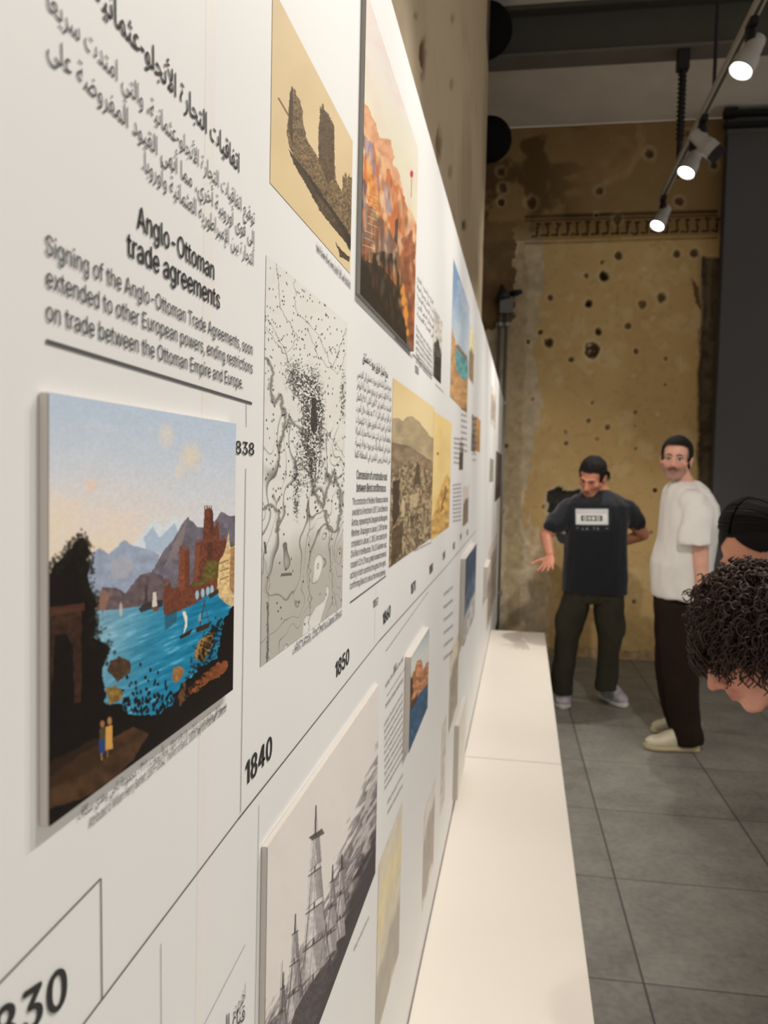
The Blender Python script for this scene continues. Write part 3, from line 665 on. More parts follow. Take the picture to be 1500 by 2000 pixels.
def sepia_town(p):
    U, V = p.U, p.V
    p.fill((226, 204, 156)); p.mix(sst(800, 740, V) * .5, (214, 184, 128))
    p.warp(5, 7, 3)
    p.poly([(760, 820), (775, 815), (786, 822), (795, 815), (805, 812), (816, 822), (826, 834), (838, 850), (850, 858), (850, 920), (760, 930)], (172, 154, 122), 1, .15, 12)
    p.poly([(760, 862), (800, 872), (850, 905), (850, 1120), (760, 1120)], (138, 120, 94), 1, .25, 8, 4)
    n = fbm(U / 3.2, V / 5, 22, 4); m = p.inside([(760, 930), (800, 900), (850, 920), (850, 1120), (760, 1120)])
    p.mix(m * sst(.52, .66, n) * .65, (196, 178, 140)); p.mix(m * sst(.46, .34, n) * .6, (82, 68, 52))
    p.poly([(768, 940), (780, 935), (780, 1005), (766, 1035)], (66, 55, 42), .9); p.poly([(766, 1035), (788, 1015), (785, 1075), (764, 1112)], (84, 70, 52), .9, .3, 4)
    p.poly([(812, 915), (816, 900), (819, 915), (822, 945), (808, 945)], (86, 72, 54), .9)
    for i in range(5): p.line([(799 + i * 4.2, 1010 - i * 1.4), (799 + i * 4.2, 1020 - i * 1.4)], 2, (66, 54, 40))
    p.poly([(800, 968), (815, 962), (815, 990), (800, 995)], (196, 176, 138), .8); p.poly([(784, 985), (788, 968), (791, 985), (790, 1010), (784, 1010)], (208, 190, 150), .8); p.wU = p.wV = 0
def golden_print(p):
    U, V = p.U, p.V
    p.fill((232, 206, 142)); p.mix(sst(.4, .7, fbm(U / 10, V / 20, 4)) * .3, (214, 182, 116))
    p.warp(6, 8, 3); p.poly([(842, 1020), (852, 985), (862, 950), (873, 925), (880, 940), (880, 1060), (840, 1060)], (206, 162, 92), .9, .35, 8); p.line([(862, 1000), (872, 950)], 3, (120, 88, 48)); p.blob((855, 886), (2, 3), (140, 110, 70)); p.wU = p.wV = 0
def harbour_blue(p):
    U, V = p.U, p.V
    p.fill((122, 150, 184)); p.mix(sst(540, 660, V) * .9, (190, 202, 210)); p.mix(sst(.45, .65, fbm(U / 8, V / 20, 7)) * .5, (206, 212, 216))
    p.warp(4, 6, 4); p.poly([(878, 640), (884, 642), (890, 670), (905, 690), (920, 715), (920, 820), (876, 820)], (190, 148, 102), 1, .25, 7)
    p.poly([(889, 680), (900, 690), (914, 705), (914, 740), (904, 742), (890, 720)], (104, 158, 158), 1, .3, 6); p.poly([(889, 676), (895, 672), (914, 700), (912, 706)], (128, 118, 104), .9); p.wU = p.wV = 0
def engraving_small(p):
    U, V = p.U, p.V
    p.fill((212, 206, 196)); p.warp(4, 5, 4); p.poly([(848, 670), (856, 660), (862, 690), (868, 680), (868, 760), (846, 760)], (70, 64, 58), .95, .5, 4); p.poly([(848, 700), (856, 695), (868, 708), (868, 760), (845, 760)], (54, 48, 42), .9, .4, 5); p.mix(sst(.5, .6, fbm(U / 4, V / 6, 3)) * .3, (90, 84, 78)); p.wU = p.wV = 0
def flat_mix(base, *blobs, tex=.2, seed=1):
    def f(p):
        p.fill(base)
        for (t0, t1, rgb, a) in blobs:
            e = (fbm(p.S * 3, p.T * 3, seed) - .5) * .22
            p.mix(sst(t0 - .04, t0 + .04, p.T + e) * sst(t1 + .04, t1 - .04, p.T + e) * a, rgb)
        p.c *= (1 + tex * (fbm(p.S * 9, p.T * 14, seed + 3) - .5) * 2)[..., None]
    return f
def printed(tl, br, painter, label, step=1.0, name='printed_picture', gain=1.12):
    me, r = picture_mesh(name, tl, br, .0004, painter, step, gain); return link(name, me, PRINT, panel, label=label)
printed((533, -25), (684, 535), sepia_castle, 'sepia print of two ruined sea towers', .9, gain=1.2)
printed((520, 497), (668, 1185), nautical_map, 'black and white sea chart of a coastal town', .75, gain=1.16)
printed((768, 738), (842, 1051), sepia_town, 'sepia photograph of a town below a mountain')
printed((848, 803), (877, 1029), golden_print, 'narrow golden sepia print')
printed((848, 600), (861, 750), engraving_small, 'small grey engraving')
printed((886, 506), (912, 808), harbour_blue, 'coloured view of a bay under a blue sky')
printed((918, 632), (924, 752), flat_mix((232, 214, 178), (0, .55, (150, 128, 96), 1)), 'small tan print')
printed((930, 812), (937, 884), flat_mix((196, 148, 96), (.0, .4, (170, 130, 90), 1)), 'small tan print')
printed((922, 808), (928, 884), flat_mix((120, 108, 98), (.5, 1, (150, 136, 122), 1)), 'small grey print')
printed((898, 862), (904, 918), flat_mix((170, 160, 148), (0, .6, (92, 82, 72), 1)), 'small dark print')
printed((906, 950), (914, 1020), flat_mix((206, 198, 188), (0, .6, (134, 118, 104), 1)), 'small dark print')
printed((960, 752), (967, 840), flat_mix((208, 198, 184), (.2, .8, (176, 164, 150), 1)), 'small faded print')
printed((969, 880), (977, 970), flat_mix((96, 84, 82), (0, .3, (66, 56, 58), 1)), 'dark print at the far end')
printed((957, 895), (963, 940), flat_mix((150, 146, 138)), 'small grey print')
printed((955, 1075), (968, 1160), flat_mix((206, 198, 190), (0, .8, (164, 152, 142), 1)), 'faded grey print low on the far end')
printed((740, 1690), (779, 1860), flat_mix((214, 204, 182), (.0, .38, (178, 170, 156), 1), (.55, .8, (222, 208, 168), 1), tex=.06), 'pale faded landscape print', 1.2)
printed((829, 1590), (846, 1690), flat_mix((222, 214, 204), (.1, .75, (176, 164, 154), .9), tex=.08), 'pale grey print above the bench')
printed((880, 1275), (893, 1375), flat_mix((214, 200, 180), (.0, .7, (166, 156, 142), 1)), 'small pale print')
printed((864, 1420), (868, 1560), flat_mix((206, 198, 188)), 'narrow pale print')

def port_scene(p):
    U, V = p.U, p.V
    p.fill((178, 192, 208))
    k = sst(790, 1010, V - (U - 260) * .12); p.mix(k * .75, (212, 208, 206)); p.mix(sst(900, 1060, V) * sst(400, 120, U) * .85, (238, 206, 176)); p.mix(sst(.5, .75, fbm(U / 60, V / 40, 3)) * .3, (196, 204, 214))
    p.blob((325, 850), (12, 20), (226, 208, 186), .55, .9); p.blob((372, 892), (16, 22), (228, 204, 170), .6, .9); p.blob((178, 948), (9, 10), (240, 190, 160), .5, .9); p.blob((350, 920), (8, 12), (228, 208, 180), .4, .9)
    p.warp(5, 9, 2)
    p.poly([(259, 1067), (281, 1037), (301, 1013), (321, 1030), (339, 1007), (356, 1021), (345, 1056), (305, 1083)], (202, 212, 222), 1, .06)
    p.poly([(281, 1050), (298, 1028), (310, 1050), (325, 1040), (340, 1022), (350, 1040), (320, 1082), (285, 1075)], (150, 168, 190), .7)
    p.poly([(160, 1118), (183, 1077), (195, 1070), (213, 1082), (244, 1054), (259, 1065), (281, 1071), (312, 1082), (293, 1140), (244, 1170), (200, 1175), (165, 1170)], (146, 158, 178), 1, .12, 14)
    p.poly([(213, 1100), (238, 1085), (262, 1100), (250, 1130), (220, 1130)], (178, 172, 172), .5)
    p.poly([(275, 1150), (300, 1110), (318, 1077), (342, 1050), (357, 1024), (367, 1010), (385, 1030), (400, 1030), (416, 1022), (431, 998), (446, 1006), (462, 1008), (462, 1150)], (104, 100, 110), 1, .22, 9)
    p.poly([(340, 1060), (366, 1016), (352, 1075), (320, 1110)], (140, 126, 118), .6)
    p.poly([(186, 1180), (201, 1146), (226, 1148), (244, 1160), (272, 1123), (293, 1117), (318, 1124), (330, 1160), (326, 1190), (190, 1200)], (98, 86, 88), 1, .25, 8)
    p.poly([(186, 1180), (201, 1150), (215, 1160), (205, 1195)], (158, 112, 88), .6)
    p.wU = p.wV = 0
    # water
    wat = p.inside([(150, 1196), (230, 1190), (322, 1178), (380, 1150), (462, 1150), (462, 1420), (90, 1420), (90, 1200)])
    tone = sst(150, 400, U + (V - 1190) * .3); st = fbm((U * .8 - V * .35) / 26, (V + U * .42) / 5, 8)
    cw = np.array((136, 168, 184))[None, None] * (1 - tone[..., None]) + np.array((24, 122, 158))[None, None] * tone[..., None]
    cw = cw + ((st - .5) * 60)[..., None]; p.c += (cw - p.c) * wat[..., None]
    p.mix(wat * sst(.66, .8, st) * .4, (150, 200, 214)); p.mix(wat * sst(400, 460, U) * sst(1230, 1340, V) * .3, (10, 88, 128))
    p.warp(1.6, 5, 4)
    # slope, castle, quay
    p.poly([(372, 1145), (392, 1098), (430, 1080), (462, 1060), (462, 1160), (420, 1150)], (98, 88, 44), 1, .35, 5)
    p.poly([(377, 1136), (382, 1062), (396, 1056), (399, 997), (403, 993), (410, 991), (416, 997), (418, 1034), (424, 1018), (428, 1020), (429, 1056), (440, 1052), (443, 1064), (430, 1096), (404, 1096), (390, 1138)], (104, 60, 44), 1, .3, 4)
    p.poly([(383, 1065), (392, 1064), (388, 1125), (379, 1132)], (132, 80, 58), .7)
    p.poly([(347, 1182), (350, 1074), (353, 1066), (358, 1074), (370, 1073), (371, 1182)], (124, 72, 50), 1, .22, 4); p.poly([(360, 1074), (370, 1073), (371, 1180), (362, 1180)], (92, 52, 38), .6)
    p.poly([(319, 1200), (320, 1146), (333, 1136), (335, 1150), (348, 1146), (352, 1158), (372, 1142), (384, 1146), (428, 1132), (426, 1152), (400, 1165), (380, 1180), (330, 1202)], (106, 62, 46), 1, .25, 4)
    for cx in (385, 396, 406, 414): p.blob((cx, 1162 - (cx - 385) * .35), (3.6, 9), (150, 190, 206), .95, .2)
    for u0, u1, v0 in ((383, 396, 1058), (399, 416, 992), (424, 440, 1050), (350, 370, 1070), (322, 332, 1136), (402, 426, 1134)):
        n_ = max(2, int((u1 - u0) / 4))
        for i in range(n_): a_ = u0 + (u1 - u0) * i / n_; p.rect(a_, v0 - 5 + (0 if u1 < 380 else .0), a_ + (u1 - u0) / n_ * .55, v0 + 4, (112, 64, 46))
    for u_, v_ in ((404, 1012), (410, 1012), (404, 1028), (410, 1030), (390, 1080), (396, 1090), (388, 1104), (412, 1072), (422, 1076), (354, 1092), (356, 1112), (354, 1134), (365, 1100), (438, 1106), (433, 1122)): p.rect(u_, v_, u_ + 1.8, v_ + 4.5, (58, 34, 28), .8)
    p.poly([(411, 993), (416, 998), (418, 1034), (412, 1040)], (78, 44, 34), .7); p.poly([(405, 1060), (416, 1058), (412, 1094), (404, 1094)], (72, 42, 34), .6)
    p.poly([(322, 1200), (345, 1192), (345, 1215), (322, 1232)], (40, 74, 90), .6)
    p.poly([(424, 1150), (428, 1096), (436, 1084), (441, 1070), (446, 1040), (450, 1070), (462, 1064), (462, 1170), (440, 1160)], (210, 180, 130), 1, .25, 5); p.poly([(450, 1072), (462, 1066), (462, 1165), (448, 1150)], (150, 108, 72), .8, .3, 4)
    for yy in (1100, 1116, 1132): p.line([(430, yy), (446, yy - 6)], 2, (96, 74, 54), .7)
    p.poly([(424, 1150), (440, 1158), (462, 1172), (462, 1190), (440, 1178), (428, 1166)], (198, 172, 130), 1, .2, 5)
    p.poly([(406, 1162), (426, 1150), (428, 1158), (410, 1170)], (62, 44, 34), .9); p.poly([(270, 1190), (282, 1178), (318, 1170), (318, 1184), (275, 1196)], (50, 44, 46), .9); p.poly([(283, 1142), (288, 1142), (289, 1180), (282, 1180)], (70, 58, 58), .9)
    p.wU = p.wV = 0
    # boats
    p.poly([(299, 1157), (305, 1156), (307, 1184), (297, 1186)], (206, 196, 184)); p.poly([(296, 1186), (312, 1186), (308, 1194), (300, 1194)], (110, 74, 54)); p.blob((236, 1190), (3, 14), (196, 182, 170), .8)
    p.poly([(356, 1196), (361, 1193), (366, 1205), (366, 1222), (360, 1236), (358, 1240), (362, 1215)], (226, 216, 196)); p.poly([(350, 1243), (378, 1226), (370, 1240), (352, 1249)], (52, 38, 34)); p.line([(400, 1172), (390, 1226)], 1.6, (56, 42, 36)); p.poly([(382, 1226), (412, 1214), (408, 1226), (384, 1236)], (56, 42, 34)); p.line([(399, 1176), (408, 1215)], 1, (70, 56, 48)); p.poly([(386, 1213), (391, 1195), (394, 1213)], (190, 170, 140), .6)
    # rocks and banks
    p.warp(7, 7, 9)
    p.poly([(210, 1310), (216, 1288), (236, 1282), (254, 1290), (254, 1315), (230, 1332)], (74, 56, 40), 1, .4, 5); p.poly([(336, 1322), (340, 1304), (352, 1300), (360, 1308), (354, 1326), (340, 1334)], (150, 106, 62), 1, .3, 5)
    p.poly([(379, 1276), (390, 1252), (404, 1238), (418, 1232), (416, 1260), (398, 1290), (382, 1290)], (150, 112, 62), 1, .35, 4)
    p.poly([(206, 1345), (225, 1338), (240, 1346), (238, 1366), (214, 1376)], (130, 104, 52), 1, .4, 5)
    dark = (20, 16, 14)
    p.warp(16, 12, 10)
    p.poly([(85, 1135), (100, 1112), (112, 1096), (128, 1092), (134, 1072), (148, 1062), (160, 1050), (172, 1056), (174, 1080), (166, 1098), (176, 1102), (172, 1128), (180, 1150), (190, 1172), (186, 1200), (192, 1222), (182, 1248), (214, 1262), (200, 1300), (206, 1330), (208, 1372), (236, 1376), (246, 1392), (300, 1396), (338, 1374), (350, 1344), (376, 1316), (396, 1300), (420, 1288), (428, 1250), (440, 1200), (462, 1176), (470, 1700), (80, 1700)], dark, 1, .3, 7)
    p.poly([(366, 1352), (382, 1328), (404, 1310), (430, 1292), (444, 1290), (440, 1312), (412, 1330), (384, 1352)], (134, 76, 42), .9, .35, 7)
    p.poly([(342, 1380), (360, 1332), (366, 1340), (364, 1366)], (118, 80, 48), .8, .3, 4)
    p.wU = p.wV = 0
    edge = [(97, 1112), (112, 1096), (128, 1092), (134, 1072), (148, 1062), (160, 1050), (172, 1056), (174, 1080), (168, 1098), (176, 1102), (172, 1128), (180, 1150), (190, 1172), (186, 1200), (192, 1222), (184, 1248), (214, 1262), (200, 1300)]
    for k in range(620):
        i = random.randrange(len(edge) - 1); t = random.random(); (a_, b_), (c_, d_) = edge[i], edge[i + 1]
        p.blob((a_ + (c_ - a_) * t + random.gauss(-3, 6), b_ + (d_ - b_) * t + random.gauss(3, 8)), (random.uniform(1, 3.4), random.uniform(1.2, 4)), random.choice([(24, 24, 18), (34, 36, 24), (18, 16, 14)]), random.uniform(.35, .85), .7)
    for k in range(260):
        t = random.random(); p.blob((430 + random.gauss(0, 9) - t * 60, 1215 + t * 130 + random.gauss(0, 10)), (random.uniform(1, 3), random.uniform(1.4, 4)), (20, 20, 18), random.uniform(.4, .9), .6)
    for k in range(150):
        u = random.uniform(240, 350); v = 1392 - abs(random.gauss(0, 1)) * 46 * (1 - abs(u - 290) / 90)
        p.blob((u, v), (random.uniform(1.5, 3), random.uniform(2.5, 5)), (18, 18, 22), .95, .3)
    # pillar, path, two figures
    p.warp(6, 9, 12); p.poly([(97, 1190), (160, 1186), (158, 1370), (146, 1372), (142, 1260), (128, 1238), (108, 1240), (104, 1300), (97, 1380)], (62, 42, 32), .85, .4, 8); p.poly([(97, 1186), (165, 1178), (165, 1192), (97, 1204)], (82, 52, 38), .8)
    p.poly([(96, 1520), (160, 1470), (260, 1420), (290, 1432), (270, 1470), (220, 1530), (160, 1560), (96, 1580)], (74, 52, 34), .9, .35, 16); p.poly([(96, 1490), (190, 1440), (250, 1450), (170, 1510), (96, 1540)], (52, 36, 24), .7)
    p.wU = p.wV = 0
    p.poly([(194, 1424), (204, 1420), (206, 1446), (195, 1448)], (74, 66, 50)); p.poly([(193, 1446), (206, 1444), (204, 1472), (195, 1472)], (34, 66, 116)); p.poly([(206, 1420), (219, 1416), (220, 1462), (206, 1466)], (196, 148, 74)); p.blob((200, 1414), (4.5, 7), (150, 104, 70)); p.blob((214, 1408), (4.5, 8), (160, 118, 76)); p.line([(198, 1472), (199, 1484)], 2.5, (150, 120, 90)); p.line([(210, 1464), (210, 1478)], 2.5, (120, 96, 70))
    p.c *= (1 + .04 * (fbm(U / 4, V / 4, 77, 3) - .5) * 2)[..., None]
def harbour_sunset(p):
    U, V = p.U, p.V
    p.fill((240, 226, 218)); p.mix(sst(40, 220, V - (U - 710) * 1.6) * .8, (250, 228, 196)); p.mix(sst(.5, .7, fbm((U - V * .3) / 24, V / 60, 5)) * .3, (236, 206, 196))
    n = fbm(U / 11, (V - U * 1.6) / 34, 8, 4); p.warp(12, 16, 4)
    p.poly([(700, 190), (722, 215), (740, 270), (764, 272), (770, 320), (782, 340), (790, 385), (806, 420), (822, 450), (822, 720), (700, 720)], (226, 168, 128), 1, .22, 12)
    m = p.inside([(700, 230), (735, 290), (780, 360), (822, 470), (822, 640), (700, 520)]); p.mix(m * sst(.5, .62, n) * .9, (206, 118, 62)); p.mix(m * sst(.42, .3, n) * .6, (244, 206, 160))
    p.poly([(708, 262), (724, 280), (736, 330), (740, 370), (732, 380), (722, 320), (712, 300)], (150, 140, 168), .9); p.poly([(752, 350), (764, 370), (766, 410), (756, 420), (750, 380)], (160, 144, 164), .8)
    p.poly([(716, 300), (728, 320), (744, 400), (752, 440), (730, 420), (716, 380)], (232, 150, 70), .8, .3, 8)
    p.poly([(700, 370), (720, 400), (744, 420), (770, 470), (800, 520), (812, 560), (812, 720), (700, 720)], (122, 92, 70), .9, .25, 12)
    p.poly([(700, 330), (714, 360), (716, 420), (712, 470), (700, 470)], (86, 84, 104), .8); p.poly([(744, 455), (760, 450), (764, 520), (748, 520)], (128, 116, 124), .7)
    p.poly([(700, 500), (740, 490), (770, 500), (784, 560), (790, 620), (800, 720), (700, 720)], (54, 48, 40), .92, .15, 14); p.poly([(784, 470), (804, 450), (812, 520), (812, 700), (800, 660), (792, 560)], (150, 86, 58), .85, .3, 8)
    p.wU = p.wV = 0
    for k in range(240):
        a_, b_ = random.uniform(704, 820), random.random(); v_ = 250 + (a_ - 704) * 1.7 + b_ * 260
        if v_ < 640: p.blob((a_, v_), (random.uniform(1.5, 4), random.uniform(4, 18)), random.choice([(236, 176, 120), (214, 128, 70), (150, 92, 66), (246, 214, 170), (120, 84, 72), (176, 110, 84)]), random.uniform(.25, .6), .6)
    p.poly([(700, 505), (745, 520), (775, 560), (788, 640), (798, 720), (700, 720)], (54, 48, 40), .75, .12, 10)
    for k in range(26):
        t = random.random(); p.blob((785 + t * 12 + random.uniform(-3, 3), 560 + t * 90), (2.6, 7), (240, 158, 70), .75, .5)
    for k in range(8): p.line([(712 + random.uniform(-4, 14), 380 + k * 14), (730 + random.uniform(-4, 8), 388 + k * 14)], 1.4, (236, 214, 196), .6)
    p.poly([(772, 430), (778, 425), (776, 480), (770, 470)], (70, 56, 48), .8); p.blob((804, 340), (3, 7), (186, 60, 66)); p.line([(804, 350), (803, 385)], 1.2, (150, 100, 90))
def ship_engraving(p):
    U, V, S, T = p.U, p.V, p.S, p.T
    p.fill((206, 201, 195)); p.mix(sst(.4, .7, fbm(U / 40, V / 60, 5)) * .2, (194, 188, 182))
    # coast and water falling away to the lower edge
    g = V - np.interp(U, [540, 600, 640, 665, 690, 715, 735, 745], [1960, 1830, 1740, 1660, 1600, 1520, 1470, 1440])
    n = fbm((U * .86 + V * .5) / 4.5, (V * .86 - U * .5) / 26, 3, 5); ng = g + (n - .5) * 90
    p.mix(sst(-10, 40, ng) * (.3 + .65 * sst(.38, .62, n)), (98, 90, 93)); low = V - np.interp(U, [600, 640, 690, 735], [1990, 1880, 1700, 1600]); p.mix(sst(-10, 50, low + (n - .5) * 70) * .92, (50, 44, 47)); p.mix(sst(20, 0, low) * sst(.62, .72, n) * sst(0, 20, ng) * .6, (180, 174, 170))
    dk = (56, 50, 52)
    # ships under sail: each mast carries sails that widen downwards, drawn in the slant of the sheet
    p.wU = p.wV = 0
    def ship(x0, top, bot, w0, w1, n_, tone):
        p.line([(x0, top), (x0 - 6, bot)], 2.4, dk, .9)
        for i in range(n_):
            t0, t1 = .16 + .8 * i / n_, .16 + .8 * (i + .86) / n_; v0, v1 = top + (bot - top) * t0, top + (bot - top) * t1
            a0, a1 = w0 + (w1 - w0) * t0, w0 + (w1 - w0) * t1; c = x0 - 6 * t0
            q = [(c - a0, v0 + a0 * .75), (c + a0, v0 - a0 * .75), (c + a1 * 1.05, v1 - a1 * .9), (c + a1 * .3, v1 - a1 * .45), (c - a1 * .5, v1 + a1 * .3), (c - a1 * 1.05, v1 + a1 * .85)]
            p.poly(q, tone, .9, .14, 6, 3 + i); p.poly([(c - a0 * .1, v0), (c + a0, v0 - a0 * .75), (c + a1 * 1.05, v1 - a1 * .9), (c + a1 * .25, v1 - a1 * .4)], (104, 96, 98), .45, .2, 5)
            p.line([q[0], q[1]], 2.2, dk, .9); p.line(q[2:6], 1.2, dk, .55)
        for d_ in (-1, 1):
            for k in range(4): p.line([(x0, top + (bot - top) * .1 * k), (x0 + d_ * (w1 + 2 + 2 * k), bot - d_ * w1)], .8, dk, .4)
    ship(668, 1670, 1850, 3, 11, 3, (186, 180, 178)); ship(650, 1690, 1880, 3, 12, 3, (176, 170, 168))
    ship(617, 1574, 1930, 5, 25, 4, (192, 186, 184)); p.poly([(603, 1636), (629, 1618), (634, 1628), (610, 1642)], (74, 67, 70), .85)
    ship(577, 1786, 2010, 4, 15, 3, (182, 176, 174)); ship(553, 1900, 2080, 3, 10, 3, (150, 143, 143))
    p.poly([(560, 2030), (576, 1975), (604, 1925), (646, 1868), (652, 1892), (628, 1960), (600, 2040), (560, 2080)], (66, 59, 62), .9, .3, 6)
    for k in range(22): a_ = random.uniform(548, 640); b_ = 2000 - (a_ - 548) * 1.3; p.line([(a_, b_ - random.uniform(30, 120)), (a_ + random.uniform(-14, 14), b_)], .8, dk, .45)
def small_castle(p):
    U, V = p.U, p.V
    p.fill((206, 208, 200)); p.mix(sst(1300, 1240, V + (U - 800) * .8) * .8, (132, 160, 186)); p.warp(5, 6, 4)
    p.poly([(800, 1330), (808, 1310), (815, 1290), (823, 1288), (826, 1310), (832, 1295), (840, 1290), (840, 1360), (800, 1400)], (176, 122, 86), 1, .45, 5); p.poly([(800, 1330), (806, 1325), (808, 1350), (802, 1372)], (60, 48, 38), .8)
    p.poly([(798, 1390), (812, 1365), (840, 1330), (840, 1400), (798, 1480)], (56, 88, 118), 1, .3, 7); p.poly([(800, 1370), (810, 1362), (818, 1350), (812, 1372), (802, 1392)], (72, 52, 42), .8); p.wU = p.wV = 0

def mounted(tl, br, depth, painter, label, edge=BOARD, step=1.0, face=PRINT, name='mounted_picture', frame=False, cat='picture', gain=1.12):
    me, (y0, y1, z0, z1) = picture_mesh('picture_face', tl, br, depth + .0003, painter, step, gain)
    t = thing(name, (0, (y0 + y1) / 2, z0), label, cat, 'pictures mounted on the display panel')
    bm = bmesh.new(); box(bm, (.0002, y0, z0), (depth, y1, z1), .0004); bm_obj('backing_board', bm, edge, t)
    link('picture_face', me, face, t)
    if frame:
        bm = bmesh.new(); e = .0022
        for lo, hi in (((depth - .004, y0 - e, z0 - e), (depth + .001, y0 + .0002, z1 + e)), ((depth - .004, y1 - .0002, z0 - e), (depth + .001, y1 + e, z1 + e)), ((depth - .004, y0, z0 - e), (depth + .001, y1, z0 + .0002)), ((depth - .004, y0, z1 - .0002), (depth + .001, y1, z1 + e))): box(bm, lo, hi)
        bm_obj('frame', bm, mat('grey_metal_frame', (120, 116, 110), rough=.35, metal=.8), t)
    return t
mounted((96, 766), (455, 1347), .0045, port_scene, 'mounted painting of a blue bay with castle, mountains and dark trees in the foreground', step=.95, face=PAINT, gain=1.3)
mounted((716, -18), (808, 687), .0055, harbour_sunset, 'large framed painting of an orange sunset harbour near the top of the panel', edge=mat('grey_board_edge', (150, 146, 140), rough=.5), face=PAINT)
mounted((523, 1655), (733, 1705), .0050, ship_engraving, 'grey mounted engraving of sailing ships below the timeline', step=1.0, gain=1.35)
mounted((803, 1284), (835, 1382), .010, small_castle, 'small mounted painting of an orange castle above blue water, below the timeline')
mounted((910, 1092), (927, 1200), .016, flat_mix((96, 110, 130), (0, .35, (190, 186, 182), 1), (.6, 1, (66, 80, 104), 1), tex=.3), 'tall dark blue mounted picture further along the panel, below the timeline')
mounted((897, 1418), (908, 1490), .014, flat_mix((226, 220, 208), tex=.03), 'blank pale mounted board just above the bench')
mounted((953, 1108), (957, 1150), .02, flat_mix((206, 196, 186), (0, .5, (150, 136, 126), 1)), 'small pale mounted picture near the far end of the panel')

# ------------------------------------------------------------------ bench
BZ, BX, BY1 = .485, .354, 5.46
BEN = mat('white_bench_laminate', (240, 233, 222), rough=.32, spec=.35, vary=.012, vscale=2)
ys = onz(1000, 1485, BZ)[1]
for i, (a, b, lab) in enumerate(((-.6, ys - .0015, 'near white bench section below the large port painting'), (ys + .0015, BY1, 'far white bench section, next to the man in the dark shirt'))):
    t = thing('bench', ((.003 + BX) / 2, (a + b) / 2, 0), lab, 'bench', 'white benches along the panel')
    bm = bmesh.new(); box(bm, (.003, a, BZ - .03), (BX, b, BZ), .002); bm_obj('bench_top', bm, BEN, t)
    bm = bmesh.new(); box(bm, (.005, a + .004, 0), (BX - .025, b - .004, BZ - .03)); bm_obj('bench_base', bm, BEN, t)

# ------------------------------------------------------------------ left recess: fixtures and conduits
def wall_fixture(u, v, y, r, label):
    c = J(u, v, y); t = thing('floodlight', c, label, 'light fixture', 'black floodlights in the recess')
    ax = Vector((.35, -.9, -.25)).normalized()
    bm = bmesh.new(); lathe(bm, c - ax * .07, ax, [(0, r * .45), (.015, r * .8), (.04, r), (.09, r), (.12, r * .97), (.125, r * .88)], 32); bm_obj('housing', bm, mat('matt_black', (9, 9, 9), rough=.85, spec=.1), t, True)
    bm = bmesh.new(); lathe(bm, c + ax * .05, ax, [(0, r * .9), (.012, r * .88), (.03, r * .6), (.036, r * .2)], 32); bm_obj('lens', bm, mat('black_louvre', (12, 12, 12), rough=.8, spec=.1), t, True)
    bm = bmesh.new(); side = Vector((1, .35, 0)).normalized()
    tube(bm, [c + side * (r + .004), c + side * (r + .004) + Vector((0, .05, .02)) , c + Vector((0, .16, .05)), c - side * (r + .004) + Vector((0, .05, .02)), c - side * (r + .004)], .009, 8); bm_obj('bracket', bm, BLACK, t)
    bm = bmesh.new(); tube(bm, [c + Vector((0, .15, .05)), Vector((-.3, c.y + .2, c.z + .06)), Vector((-.5, c.y + .2, c.z + .06))], .012, 8); bm_obj('arm', bm, BLACK, t)
    bm = bmesh.new(); tube(bm, [c + Vector((-.02, .1, r * .7)), c + Vector((-.05, .14, r + .08)), c + Vector((-.03, .12, r + .2)), c + Vector((-.06, .14, r + .3))], .006, 6); bm_obj('cable', bm, BLACK, t)
wall_fixture(948, 60, 5.02, .155, 'upper black round floodlight high at the end of the old plaster wall')
wall_fixture(955, 273, 5.75, .150, 'lower black round floodlight beneath the steel beam, at the wall recess')

GALV = mat('galvanised_pipe', (150, 148, 142), rough=.4, metal=.6)
cj = J(989, 598, WALL_Y - .06)
t = thing('junction_box', cj, 'grey junction box with a small black camera on the back wall', 'junction box')
bm = bmesh.new(); box(bm, cj + Vector((-.055, -.04, -.06)), cj + Vector((.055, .058, .07)), .006); bm_obj('box', bm, mat('grey_plastic', (118, 118, 114), rough=.5), t)
bm = bmesh.new(); lathe(bm, cj + Vector((-.045, -.01, .17)), (.2, -.3, -1), [(0, .012), (.05, .03), (.11, .062), (.13, .055)], 16); bm_obj('shade', bm, mat('dark_grey_plastic', (44, 42, 40), rough=.5), t, True)
bm = bmesh.new(); lathe(bm, cj + Vector((.03, -.03, .09)), (.9, -.4, .12), [(0, .022), (.07, .026), (.075, .02), (.1, .02)], 12); bm_obj('camera_head', bm, BLACK, t, True)
for du, lab in ((-12, 'left galvanised conduit pipe below the junction box on the back wall'), (1, 'right galvanised conduit pipe below the junction box on the back wall')):
    a = J(989 + du, 612, WALL_Y - .035); b = Vector((a.x, a.y, .02))
    t = thing('conduit_pipe', b, lab, 'pipe', 'conduit pipes on the back wall')
    bm = bmesh.new(); tube(bm, [a, b], .0135, 12); bm_obj('pipe', bm, GALV, t, True)
    for z in (2.75, 2.1, 1.2, .5):
        bm = bmesh.new(); tube(bm, [(a.x, a.y, z), (a.x, a.y, z + .03)], .019, 12); box(bm, (a.x - .03, a.y, z), (a.x + .03, WALL_Y + .012, z + .03)); bm_obj('clip', bm, GALV, t)

